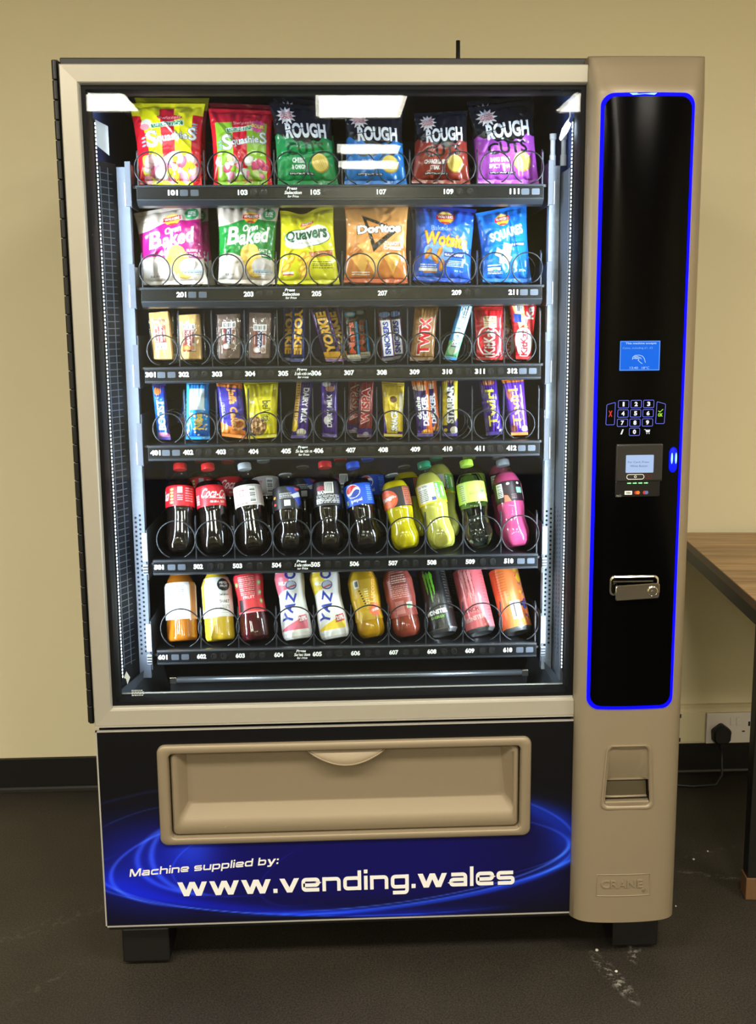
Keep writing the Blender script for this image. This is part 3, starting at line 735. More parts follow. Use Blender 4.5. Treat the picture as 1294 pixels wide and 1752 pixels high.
# display
def flat(name, x0, x1, z0, z1, y, m, parent, r=.001, th=.001): return MB().loft([rloop(x0, x1, z0, z1, r, y+th, 3), rloop(x0, x1, z0, z1, r, y, 3)], True, True).build(name, m, parent)
dsp = flat('display_screen', kx(345), kx(727), kz(417), kz(131), PY-.0008, emis('blue_screen', (0, 105, 235), .95), CC)
ink = emis('screen_ink', (190, 225, 255), .9); ink2 = emis('screen_line', (150, 200, 255), .8)
ex = [(kx(350), kx(722), kz(140), kz(136)), (kx(350), kx(722), kz(412), kz(408)), (kx(348), kx(352), kz(412), kz(136)), (kx(719), kx(723), kz(412), kz(136))]
mb = MB()
for x0, x1, z0, z1 in ex: mb.box(x0, x1, PY-.0012, PY-.0009, z0, z1)
mb.build('screen_border', ink2, dsp)
text_obj('screen_text', 'This machine accepts', kx(543), PY-.0013, kz(158), kx(690)-kx(398), .0046, ink, dsp, bold=.02)
text_obj('screen_text', 'Coins, including \u00a31, \u00a32', kx(512), PY-.0013, kz(202), kx(655)-kx(370), .0044, ink2, dsp)
text_obj('screen_text', '13:40', kx(482), PY-.0013, kz(389), kx(520)-kx(443), .0044, ink, dsp)
text_obj('screen_text', '18\u00b0C', kx(592), PY-.0013, kz(389), kx(628)-kx(558), .0046, ink, dsp)
mb = MB()
for P in ([(465, 310), (470, 285), (490, 270), (530, 268), (560, 278), (578, 300), (590, 340)], [(470, 300), (500, 290), (530, 300), (520, 318), (545, 340), (562, 350)], [(480, 285), (505, 278), (540, 292), (552, 306)], [(478, 295), (500, 302), (515, 300)]):
    V, F = ribbon([(kx(a), kz(c)) for a, c in P], .0011); mb.add([(x, PY-.0013, z) for x, z in V], F)
mb.build('hand_symbol', ink, dsp)
# keypad
KP = part_empty('keypad', CC)
key_m = emis('key_glow', (118, 128, 255), 1.0); dig_m = emis('key_white', (245, 248, 255), 1.0)
def key(pts, label=None):
    V, F = ribbon(fillet([(kx(a), kz(c)) for a, c in pts], .0022, 4, True), .0009, True)
    return mk('key', [(x, PY-.0006, z) for x, z in V], F, key_m, KP, label=label)
def rk(cx, cy, w=50, h=36): return [(cx-w, cy+h), (cx+w, cy+h), (cx+w, cy-h), (cx-w, cy-h)]
for i in range(9):
    cx, cy = (395, 515, 635)[i % 3]-2*(i//3)*1.5, (737, 827, 917)[i//3]
    key(rk(cx, cy)); text_obj('digit', str(i+1), kx(cx), PY-.0007, kz(cy), .0062 if i else .0036, .0086, dig_m, KP, bold=.05 if i else .02)
key(rk(507, 1006)); text_obj('digit', '0', kx(507), PY-.0007, kz(1006), .0062, .0086, dig_m, KP, bold=.05)
key([(230, 935), (312, 935), (316, 718), (235, 740)]); key([(707, 928), (790, 930), (797, 740), (714, 716)])
text_obj('cancel_mark', 'X', kx(272), PY-.0007, kz(828), .0072, .0115, emis('key_red', (225, 60, 45), 1.), KP, bold=.04)
gk_ = emis('key_green', (170, 240, 60), 1.)
text_obj('confirm_mark', 'OK', kx(750), PY-.0007, kz(845), .0095, .0066, gk_, KP, bold=.05)
V, F = ribbon([(kx(a), kz(c)) for a, c in ((730, 805), (745, 818), (775, 790))], .0013); mk('confirm_mark', [(x, PY-.0007, z) for x, z in V], F, gk_, KP)
text_obj('info_symbol', 'i', kx(388), PY-.0007, kz(1005), .0034, .0098, dig_m, KP, bold=.03, shear=.35)
mb = MB()
for P, w in (([(600, 985), (612, 985), (622, 1012), (652, 1010)], .0008), ([(616, 992), (657, 990)], .0012), ([(618, 999), (656, 998)], .0012), ([(621, 1006), (653, 1005)], .0012)):
    V, F = ribbon([(kx(a), kz(c)) for a, c in P], w); mb.add([(x, PY-.0007, z) for x, z in V], F)
for a in (627, 648): mb.add([(kx(a)+.0010*math.cos(q*PI/4), PY-.0007, kz(1024)+.0010*math.sin(q*PI/4)) for q in range(8)], [tuple(range(8))])
mb.build('trolley_symbol', dig_m, KP)
# card reader
rd_m = mat('reader_body', (38, 36, 35), rough=.4); rd2 = mat('reader_body_dark', (12, 12, 13), rough=.35)
CR = MB().loft([rloop(kx(335), kx(780), kz(1490), kz(1125), .0025, PY+.002, 3), rloop(kx(335), kx(780), kz(1490), kz(1125), .0025, PY-.005, 3), rloop(kx(345), kx(770), kz(1480), kz(1135), .0025, PY-.0065, 3)], False, True).build('card_reader', rd_m, CC, angle=.5)
MB().loft([rloop(kx(335), kx(765), kz(1645), kz(1485), .0025, PY+.002, 3), rloop(kx(335), kx(765), kz(1645), kz(1485), .0025, PY-.003, 3), rloop(kx(340), kx(760), kz(1640), kz(1490), .0025, PY-.004, 3)], False, True).build('reader_base', rd2, CR, angle=.5)
yR = PY-.0068
flat('reader_screen', kx(425), kx(692), kz(1404), kz(1230), yR-.0004, emis('reader_screen_glow', (176, 200, 240), .95), CR, .0016)
rt = mat('reader_text', (70, 85, 130), rough=.5)
text_obj('reader_text', 'For Card, Press', kx(545), yR-.0006, kz(1300), kx(645)-kx(443), .0042, rt, CR)
text_obj('reader_text', 'White Button', kx(550), yR-.0006, kz(1337), kx(635)-kx(468), .0040, rt, CR)
def outline(name, x0, x1, z0, z1, r, w, y, m, parent):
    V, F = ribbon(rrect(x0, x1, z0, z1, r, 6), w, True); return mk(name, [(x, y, z) for x, z in V], F, m, parent)
outline('white_button', kx(437), kx(603), kz(1467), kz(1420), .0045, .0011, yR-.0004, white_print, CR)
outline('button_ring', kx(510), kx(530), kz(1453), kz(1433), .0019, .0009, yR-.0004, white_print, CR)
redm = mat('red_print', (120, 20, 22), rough=.5)
outline('red_button', kx(615), kx(676), kz(1463), kz(1424), .0035, .0007, yR-.0004, redm, CR)
mk('red_button_mark', [(kx(a), yR-.0004, kz(c)) for a, c in ((637, 1446), (655, 1446), (655, 1441), (637, 1441))], [(0, 1, 2, 3)], redm, CR)
grn = emis('reader_green_led', (150, 255, 170), 1.4)
for k in range(4):
    a = 447+k*54
    mk('status_light', [(kx(p), PY-.0043, kz(q)) for p, q in ((a, 1513), (a+26, 1513), (a+26, 1517), (a+42, 1508), (a+26, 1499), (a+26, 1503), (a, 1503))], [(0, 1, 2, 3, 4, 5, 6)], grn, CR)
yb = PY-.0043
flat('card_badge', kx(425), kx(497), kz(1622), kz(1584), yb, white_print, CR, .0006, .0006)
text_obj('badge_text', 'VISA', kx(461), yb-.0002, kz(1603), .0098, .0034, mat('badge_navy', (30, 34, 70)), CR, bold=.03, shear=.25)
for a, c1, c2 in ((545, (190, 45, 30), (215, 120, 40)), (627, (190, 45, 40), (90, 110, 170))):
    for dx, c in ((-9, c1), (9, c2)):
        mk('badge_disc', [(kx(a+dx)+.0036*math.cos(q*PI/10), yb-(.0001 if dx < 0 else .0003), kz(1602)+.0036*math.sin(q*PI/10)) for q in range(20)], [tuple(range(20))], mat('disc_%d_%d' % (a, dx+9), c), CR)
text_obj('maker_mark', 'm/c', kx(370), PY-.0042, kz(1628), .0105, .0058, mat('mark_grey', (150, 150, 148)), CR, shear=.2)
# blue indicator
bi = [(.5525+.0085*math.cos(a)*.98, (1.0915 if math.sin(a) > 0 else 1.066)+.012*math.sin(a)) for a in [2*PI*k/24 for k in range(24)]]
IND = MB().loft([on_col(bi, 0), on_col(bi, -.003), on_col([(.5525+(x-.5525)*.8, 1.079+(z-1.079)*.88) for x, z in bi], -.0055)], False, True).build('indicator_lamp', emis('indicator_blue', (4, 20, 255), 1.3), CC, smooth=True)
for x in (.549, .5575): mk('lamp_core', [(x+.002*math.cos(k*PI/6), col_y(x)-.0058, 1.082+.011*math.sin(k*PI/6)) for k in range(12)], [tuple(range(12))], led_hot, IND)
# lock with chrome pull handle
yl = col_y(.48)-.001
LK = MB().loft([rloop(.4335, .531, .811, .8505, .009, yl+.002), rloop(.4335, .531, .811, .8505, .009, yl-.003), rloop(.4365, .528, .814, .8475, .008, yl-.004), rloop(.4375, .527, .815, .8465, .008, yl+.002)], False, False).build('lock_bezel', chrome, CC, angle=.6)
flat('lock_recess', .437, .5275, .8145, .847, yl+.0015, mat('lock_dark', (40, 38, 35), rough=.2, metal=.8), LK, .008, .001)
hb = MB().loft([[(x, y, z+.05*(x-.48)) for x, y, z in rloop(.4435, .531, .8035, .8345, .005, yy, 4)] for yy in (yl-.004, yl-.011)]+[[(x, yl-.0125, z+.05*(x-.48)) for x, y, z in rloop(.445, .5295, .805, .833, .004, 0, 4)]], True, True).build('lock_handle', chrome, LK, angle=.5)
MB().lathe([(.0105, 0), (.0105, .002), (.009, .003), (.0085, .0018), (.003, .0018), (.0028, .003), (.001, .003)], 28, Matrix.Translation((.5165, yl-.0125, .8205)) @ Matrix.Rotation(PI/2, 4, 'X')).build('lock_cylinder', chrome, LK, angle=.5)
MB().box(.440, .520, yl-.003, yl-.001, .838, .8405).build('lock_pin', chrome, LK)
# coin return cup
def trap(x0, x1, z0, z1, r, dy, tap=.0085, n_=6, y=None):
    out = []
    for x, z in rrect(x0, x1, z0, z1, r, n_):
        t = (z-z0)/(z1-z0); xx = CX-.005+(x-CX+.005)*(1-tap/.05*t); out.append((xx, (col_y(xx) if y is None else y)+dy, z))
    return out
CU = MB().loft([trap(.4285, .538, .360, .4985, .014, .001), trap(.4285, .538, .360, .4985, .014, -.0028), trap(.431, .5355, .3635, .496, .013, -.0034), trap(.4345, .532, .3665, .493, .012, -.0010), trap(.436, .531, .369, .492, .011, .008)], False, False).build('coin_return_frame', silver, CC, angle=.8)
# scoop: curves inwards as it goes down to the opening
V = []; F = []; m_ = 13
for j in range(12):
    t = j/11; z = .492-.072*t
    for i in range(m_):
        s = -1+2*i/(m_-1); hw_ = .0395+.0065*t; x = CX-.005+s*hw_
        V.append((x, col_y(.48)+.003+.016*t**1.3*(1-abs(s)**5)+.002, z))
F = [(j*m_+i, j*m_+i+1, (j+1)*m_+i+1, (j+1)*m_+i) for j in range(11) for i in range(m_-1)]
mk('coin_scoop', V, F, silver, CU, True)
dk = mat('coin_cup_dark', (52, 46, 36), rough=.3, spec=.6); x0, x1 = .4375, .5295; yc = col_y(.48)
cupb = MB(); cupb.box(x0, x1, yc+.030, yc+.032, .366, .440); cupb.box(x0-.001, x0, yc+.004, yc+.032, .366, .420); cupb.box(x1, x1+.001, yc+.004, yc+.032, .366, .420); cupb.box(x0, x1, yc+.004, yc+.032, .366, .3685)
cupb.build('coin_cup', dk, CU)
mk('scoop_lip', [(x0, yc+.0185, .4205), (x1, yc+.0185, .4205), (x1, yc+.0215, .4195), (x0, yc+.0215, .4195), (x0, yc+.0185, .4155), (x1, yc+.0185, .4155)], [(0, 1, 2, 3), (4, 5, 1, 0), (3, 2, 5, 4)], silver, CU)
MB().loft([[(x, y, z) for y, z in ((yc+.010, .381), (yc+.012, .385), (yc+.018, .4135), (yc+.021, .4135), (yc+.016, .381))] for x in (x0+.001, x1-.004)], True, True).build('coin_door', mat('coin_door_satin', (96, 88, 72), rough=.25, metal=.7), CU)
MB().tube([(x0+.001, yc+.009, .3835), (x1-.004, yc+.009, .3835)], .0018, 8).build('coin_door_edge', silver, CU, smooth=True)
box('coin_tray_floor', x0, x1, yc+.001, yc+.02, .3685, .3765, silver, CU, bevel=.002)
# maker's embossed plate
PL = part_empty('maker_plate', CC)
sf = lambda x, z: col_y(x)
def emb(s, x, z, w, h, nm, bold=.0):
    c = bpy.data.curves.new('t', 'FONT'); c.body = s; c.extrude = .03; c.bevel_depth = .012; c.offset = bold; c.resolution_u = 3
    o = bpy.data.objects.new('t', c); COL.objects.link(o)
    me = bpy.data.meshes.new_from_object(o.evaluated_get(bpy.context.evaluated_depsgraph_get()))
    co = np.array([v.co[:] for v in me.vertices]); lo, hi = co.min(0), co.max(0); q = (co-lo)/(hi-lo)
    X = x+(q[:, 0]-.5)*w; Zz = z+(q[:, 1]-.5)*h; Y = np.array([col_y(a) for a in X])+.0006-q[:, 2]*.0028
    F = [tuple(p.vertices) for p in me.polygons]
    bpy.data.objects.remove(o); bpy.data.curves.remove(c); bpy.data.meshes.remove(me)
    return mk(nm, np.stack([X, Y, Zz], 1), F, silver, PL)
emb('CRANE', .4775, .1945, .087, .0175, 'embossed_lettering')
emb('R', .5245, .1785, .004, .005, 'embossed_lettering')
MB().tube([(.5245+.0045*math.cos(k*PI/8), col_y(.5245)-.0006, .1785+.0045*math.sin(k*PI/8)) for k in range(17)], .0006, 5, False).build('embossed_ring', silver, PL, smooth=True)
fr_ = dens([(.4255, .168), (.536, .168), (.536, .2155), (.4255, .2155)], 8); fr_.append(fr_[0])
MB().tube([(x, col_y(x)-.0003, z) for x, z in fr_], .0011, 6, False).build('embossed_border', silver, PL, smooth=True)
# ------------------------------------------------------------------ packets and bars
film = mat('printed_film', rough=.22, spec=.55, vcol=True, bump=3.5, nscale=40, crinkle=True)
film_matt = mat('printed_film_soft', rough=.42, spec=.4, vcol=True)
def sheet_surface(quad, depth, U, V, ex=2.6, ez=.55, seal=(.05, .05), seed=0, crease=1.0, dip=0.0, pinch=.0):
    """front of a filled pouch; returns x, y, z arrays (y is negative towards the viewer)"""
    TL, TR, BR, BL = [np.array(q) for q in quad]
    P = (TL[0]*(1-U)+TR[0]*U)*V+(BL[0]*(1-U)+BR[0]*U)*(1-V)
    Z = (TL[1]*(1-U)+TR[1]*U)*V+(BL[1]*(1-U)+BR[1]*U)*(1-V)
    pin = 1-pinch*np.sin(PI*np.clip(V, 0, 1))**.7
    mid = (P[:, :1]+P[:, -1:])/2; P = mid+(P-mid)*pin
    v = np.clip((V-seal[0])/(1-seal[0]-seal[1]), 0, 1)
    w = np.abs(2*U-1)
    prof = (1-w**ex)**.6*np.sin(PI*v)**ez
    r = random.Random(seed); Wd = abs(BR[0]-BL[0])
    D = depth*prof
    # creases fanning out from the seals and a few long folds
    top = np.exp(-(1-v)*7); bo = np.exp(-v*8)
    fan = sum(r.uniform(.3, 1)*np.sin((U-.5)*k*(1+.5*(1-V))+r.uniform(0, 6)) for k in (17, 29, 43))
    fan2 = sum(r.uniform(.3, 1)*np.sin((U-.5)*k*(1+.5*V)+r.uniform(0, 6)) for k in (15, 27, 39))
    D = D+crease*depth*.085*(fan*top+fan2*bo)*(v > 0)*(v < 1)
    for _ in range(5):
        a = r.uniform(0, PI); c = r.uniform(.2, .8)*math.cos(a)+r.uniform(.2, .8)*math.sin(a)
        d = (U*math.cos(a)+V*math.sin(a)-c)/r.uniform(.025, .06)
        D = D+crease*depth*r.uniform(-.16, .18)*np.exp(-np.abs(d)**1.3)*prof
    if dip: Z = Z-dip*np.exp(-((U-.42)/.22)**2)*np.clip((V-.55)/.45, 0, 1)
    return P, -np.maximum(D, 0), Z
def pouch(name, label, cat, group, x, y, z, quad, lean, depth, cv, m=None, seed=0, ex=2.6, ez=.55, seal=.05, crease=1.0, dip=0.0, backc=(200, 200, 200), yaw=0.0):
    T = thing(name, label, cat, (x, y, z), group)
    T.rotation_euler = (math.radians(-lean), 0, math.radians(yaw))
    m = m or film
    U, V = cv.U, cv.V
    pn = .075 if depth > .015 else .03
    X, Y, Z = sheet_surface(quad, depth, U, V, ex, ez, (seal, seal), seed, crease, dip, pn)
    ix = np.arange(cv.nu*cv.nv).reshape(cv.nv, cv.nu)
    js = int(round(seal*(cv.nv-1)))
    def sub(nm, j0, j1, yo=0., ridge=False):
        A = np.stack([X[j0:j1+1], Y[j0:j1+1]+yo, Z[j0:j1+1]], -1).reshape(-1, 3).copy()
        n_ = j1-j0+1; q = np.arange(n_*cv.nu).reshape(n_, cv.nu)
        return mk(nm, A, GRID(q), m, T, True, cv.C[j0:j1+1].reshape(-1, 3))
    sub('pouch_front', js, cv.nv-1-js); sub('bottom_seal', 0, js); sub('top_seal', cv.nv-1-js, cv.nv-1)
    u2, v2 = np.meshgrid(np.linspace(0, 1, 17), np.linspace(0, 1, 17))
    X2, Y2, Z2 = sheet_surface(quad, depth*.8, u2, v2, ex, ez, (seal, seal), seed+50, 0, dip, pn)
    q = np.arange(17*17).reshape(17, 17)
    mk('pouch_back', np.stack([X2, -Y2+.0002, Z2], -1).reshape(-1, 3), GRID(q)[:, ::-1].copy(), m, T, True, np.tile(np.array(backc, float), (289, 1)))
    return T
def second(T, dx, dy, dz, label, lean=None, yaw=0):
    c = copy_tree(T); c.location = (T.location.x+dx, T.location.y+dy, T.location.z+dz); c['label'] = label
    if lean is not None: c.rotation_euler = (math.radians(-lean), 0, math.radians(yaw))
    return c

def C_packet(base): return Canvas(150, 190, .130, .165, base)
WH = (232, 232, 230)
def crisps(c, cx, cy, n, r, col=(236, 200, 90), seed=0, step=(.03, -.045)):
    for k in range(n):
        x, y = cx+step[0]*k, cy+step[1]*k
        c.ell(x, y, r*1.05, r*.72, tuple(v*.78 for v in col), 20); c.ell(x-.006, y+.008, r, r*.66, col, 20); c.ell(x-.02, y+.02, r*.55, r*.3, tuple(min(255, v*1.08) for v in col), 20)
def walkers(c, cx, cy, s=1.0):
    c.ell(cx, cy, .115*s, .075*s, (236, 178, 60)); c.ell(cx, cy+.03*s, .085*s, .035*s, (250, 222, 120)); c.poly([(cx-.135*s, cy-.025*s), (cx-.125*s, cy+.03*s), (cx+.125*s, cy+.045*s), (cx+.135*s, cy-.01*s)], (196, 30, 40))
    c.ell(cx, cy-.06*s, .07*s, .012*s, (196, 60, 40)); c.text('WALKERS', cx, cy+.01*s, .22*s, .036*s, WH, .03, 3)
def swizz(c, cx, cy, w):
    c.ell(cx, cy, w*.5, .035, (200, 20, 40)); c.text('Swizzels', cx, cy, w*.9, .045, (240, 160, 160), .02, 4)
def squashies(base, dark, side, candies, sour):
    c = C_packet(base)
    if not sour:
        c.poly([(0, .84), (.12, .82), (.20, .40), (.20, 0), (0, 0)], side); c.rect(.86, 1, 0, .84, side); c.poly([(.40, .92), (.60, .93), (.62, .2), (.42, .2)], side)
        for k in range(4): c.ell(.90, .62+.035*k, .04, .011, (120, 170, 180))
        c.ell(.20, .72, .08, .06, (240, 235, 215)); c.ell(.17, .68, .07, .04, (235, 150, 160))
    else:
        c.rect(.14, .86, 0, .80, dark); c.rect(.36, .60, .2, .85, side); c.rect(0, .08, 0, 1, side); c.rect(.92, 1, 0, 1, side)
        c.rect(0, 1, .80, 1, side)
    r = random.Random(3+sour)
    for k in range(46):
        x, y = r.uniform(.12, .9), r.uniform(.04, .33); q = r.uniform(.05, .10); col = r.choice(candies)
        c.ell(x, y, q, q*.6, tuple(v*.85 for v in col), r.uniform(0, 180)); c.ell(x-.01, y+.012, q*.8, q*.42, col, r.uniform(0, 180))
    swizz(c, .54, .80, .36)
    c.poly([(.26, .655), (.25, .715), (.74, .765), (.75, .70)], (236, 240, 225)); c.poly([(.275, .663), (.265, .708), (.73, .755), (.735, .705)], (40, 140, 75))
    c.text('DRUMSTICK', .505, .71, .42, .040, WH, .012, 4.5)
    c.outlined('S', .26, .53, .17, .20, (250, 250, 248), (120, 130, 132), .02, .03, rot=4); c.outlined('quashie', .57, .545, .46, .125, (250, 250, 248), (120, 130, 132), .02, .04, rot=7); c.outlined('S', .87, .60, .11, .155, (250, 250, 248), (120, 130, 132), .02, .03, rot=6)
    for k in range(3): c.ell(.13, .45+.045*k, .035, .012, (130, 170, 190), 20)
    if sour:
        c.burst(.78, .755, .125, (225, 90, 150), 11, .75); c.text('SOUR', .78, .755, .20, .05, (235, 235, 70), .04, -8)
    c.text('FRUIT CHEWS', .5, .06, .4, .028, (235, 60, 80), .02)
    return c
def rough(colr, flav, cuts_dark):
    c = C_packet((22, 22, 25))
    f = lambda u: .53+.05*np.sin(u*7+1)+.02*np.sin(u*31); c.below(f, colr)
    c.burst(.24, .83, .17, (240, 235, 232), 12, .58); c.text('GOLDEN', .235, .855, .20, .045, (190, 40, 50), .03, 10); c.text('WONDER', .245, .805, .20, .045, (190, 40, 50), .03, 10)
    c.text('ROUGH', .55, .645, .70, .20, (238, 240, 244), .04, 3.0); 
    c.poly([(.18, .635), (.55, .685), (.55, .675), (.18, .623)], (22, 22, 25))
    c.text('CUTS', .52, .42, .66, .15, (30, 30, 33) if cuts_dark else tuple(v*.55 for v in colr), .03, 4.0)
    for i, l in enumerate(flav): c.text(l, .38, .275-.075*i, .036*len(l), .055, WH, .035, 0)
    c.rect(.20, .62, .105, .135, (20, 22, 24)); c.text('WITH TOMATO SALSA', .41, .12, .40, .018, WH, .01)
    c.ell(.75, .25, .15, .115, (170, 140, 60), 25); c.ell(.745, .258, .14, .105, (226, 200, 105), 25)
    for k in range(6): c.ell(.66+.035*k, .25, .006, .085, (196, 165, 75), 15)
    return c
def baked(colr, flav):
    c = C_packet((208, 193, 180))
    c.below(lambda u: .80-.10*(1-u)**2-.02*np.sin(u*9), colr, lambda u: .30+.06*np.sin(u*6+.5))
    c.rect(0, .25, .0, .28, (198, 190, 184)); walkers(c, .56, .815, 1.05)
    c.ell(.86, .86, .105, .075, (60, 150, 95)); c.text('50%', .86, .875, .13, .04, WH, .03); c.text('less fat', .86, .84, .12, .02, WH, .02)
    c.text('Oven', .56, .68, .26, .085, WH, .03, 10, .25)
    c.text('B', .27, .575, .20, .22, WH, .03, 6, .25); c.text('aked', .63, .575, .50, .19, WH, .03, 8, .25); c.poly([(.15, .49), (.20, .47), (.45, .50), (.44, .515)], WH)
    crisps(c, .56, .36, 5, .16, (235, 195, 95))
    for i, l in enumerate(flav): c.text(l, .83, .395-.052*i, .034*len(l), .038, WH, .02)
    c.ell(.80, .2, .2, .11, (205, 195, 190)); c.lines(.62, .96, .10, .145, 2, (95, 130, 160), 3); c.rect(.62, .96, .146, .155, (120, 180, 200))
    c.text('22.5g', .2, .1, .16, .03, (90, 85, 85), .02)
    return c
def quavers():
    c = C_packet((216, 210, 34)); c.rect(0, 1, .9, 1, (196, 188, 30)); walkers(c, .5, .80, .9); c.rect(.3, .7, .83, .9, (216, 210, 34))
    c.ell(.5, .60, .43, .135, (30, 90, 60)); c.ell(.5, .60, .415, .125, WH); c.ell(.34, .53, .25, .09, WH); c.ell(.66, .67, .22, .08, WH)
    c.text('Q', .19, .61, .17, .17, (24, 92, 60), .035); c.text('uavers', .58, .625, .58, .125, (24, 92, 60), .04, 3); c.text('CHEESE FLAVOUR', .5, .51, .32, .02, (120, 120, 110), .01)
    c.poly([(.52, .39), (.95, .42), (.95, .345), (.55, .32)], (180, 96, 40)); c.text('Cheese', .74, .37, .22, .035, (240, 220, 150), .02, 4)
    r = random.Random(5)
    for x, y in ((.2, .3), (.12, .2), (.42, .2), (.4, .34), (.48, .28), (.45, .13)):
        c.ell(x, y, .10, .045, (214, 160, 40), 40); c.ell(x, y+.01, .07, .022, (246, 215, 90), 40)
    c.ell(.75, .22, .2, .1, (222, 218, 40)); c.lines(.58, .92, .18, .28, 4, (90, 90, 30), 2); c.rect(.08, .26, .11, .15, (240, 240, 235)); c.rect(.08, .26, .11, .125, (200, 60, 50))
    return c
def doritos():
    c = C_packet((222, 148, 78)); c.below(lambda u: .93+0*u, (228, 158, 88)); c.rect(0, 1, .94, 1, (214, 120, 62)); c.below(lambda u: .06+0*u, (196, 92, 50))
    c.below(lambda u: .40+.08*np.sin(u*9), (204, 124, 58), lambda u: .06+0*u)
    c.poly([(.25, .84), (.86, .63), (.45, .36)], (30, 22, 18)); c.poly([(.33, .77), (.74, .625), (.47, .46)], (214, 140, 72))
    c.outlined('Doritos', .54, .655, .72, .115, (245, 244, 240), (28, 22, 20), .05, .05, rot=2)
    c.text('TANGY', .76, .465, .25, .045, WH, .035); c.text('CHEESE', .76, .41, .30, .045, WH, .035)
    for P, k in (([(.08, .30), (.42, .40), (.30, .08)], (236, 178, 88)), ([(.30, .34), (.66, .36), (.48, .10)], (240, 190, 100)), ([(.6, .32), (.92, .36), (.78, .10)], (232, 172, 82)), ([(.18, .45), (.40, .52), (.36, .30)], (238, 190, 110))):
        c.poly(P, k); c.poly([(p[0]*.5+P[0][0]*.5, p[1]*.5+P[0][1]*.5) for p in P], tuple(min(255, v*1.05) for v in k))
    c.lines(.12, .40, .08, .13, 2, WH, 4)
    return c
def wotsits():
    c = C_packet((28, 84, 196)); c.rect(0, 1, .90, 1, (20, 52, 160))
    for x, y, q in ((.15, .7, .2), (.85, .6, .25), (.8, .25, .2), (.3, .15, .2)): c.ell(x, y, q, q*.7, (36, 104, 214), 20)
    walkers(c, .50, .83, 1.2); c.text('Baked', .40, .68, .28, .07, (120, 160, 235), .02, 3)
    c.ell(.40, .37, .25, .13, (120, 165, 232)); c.outlined('Wotsits', .52, .53, .76, .175, (240, 196, 50), (176, 88, 20), .035, .04, rot=-4)
    for x, y, a in ((.22, .34, 60), (.34, .28, -50), (.42, .36, 70), (.47, .2, 80)): c.ell(x, y, .10, .035, (196, 120, 40), a); c.ell(x, y+.012, .08, .018, (228, 160, 70), a)
    c.poly([(.5, .37), (.86, .36), (.86, .30), (.5, .31)], (22, 40, 130)); c.text('REALLY CHEESY', .68, .335, .33, .032, WH, .03)
    c.lines(.56, .86, .18, .27, 4, (200, 215, 245), 7); c.rect(.08, .40, .12, .155, (236, 236, 230)); c.rect(.16, .40, .10, .12, (190, 120, 60)); c.lines(.1, .38, .16, .21, 2, WH, 8)
    c.text('22.5g', .78, .13, .16, .03, WH, .02)
    return c
def squares():
    c = C_packet((24, 110, 208))
    for x, y, a in ((.2, .85, 20), (.75, .82, -15), (.12, .55, 30), (.85, .25, 10), (.7, .12, 30), (.3, .1, -20)): c.poly([(x+.12*math.cos(math.radians(a+k*90)), y+.10*math.sin(math.radians(a+k*90))) for k in range(4)], (20, 92, 190))
    walkers(c, .48, .83, 1.15); c.text('SQUARES', .54, .625, .70, .15, WH, .035, 9); c.poly([(.52, .48), (.9, .50), (.9, .455), (.52, .435)], (18, 60, 150)); c.text('SALT & VINEGAR', .72, .468, .34, .026, WH, .02, 2)
    for x, y, s, a in ((.34, .38, .09, 20), (.52, .42, .13, 30), (.50, .30, .12, 5), (.40, .28, .08, 40)):
        c.poly([(x+s*math.cos(math.radians(a+k*90)), y+s*.8*math.sin(math.radians(a+k*90))) for k in range(4)], (206, 190, 130)); c.poly([(x+.8*s*math.cos(math.radians(a+k*90)), y+.65*s*math.sin(math.radians(a+k*90))) for k in range(4)], (236, 224, 170))
    c.lines(.1, .36, .2, .235, 1, WH, 3); c.rect(.1, .36, .145, .19, (236, 236, 230)); c.rect(.2, .3, .145, .165, (90, 170, 90)); c.lines(.1, .4, .1, .135, 2, WH, 5); c.text('27.5g', .82, .14, .15, .03, WH, .02)
    return c
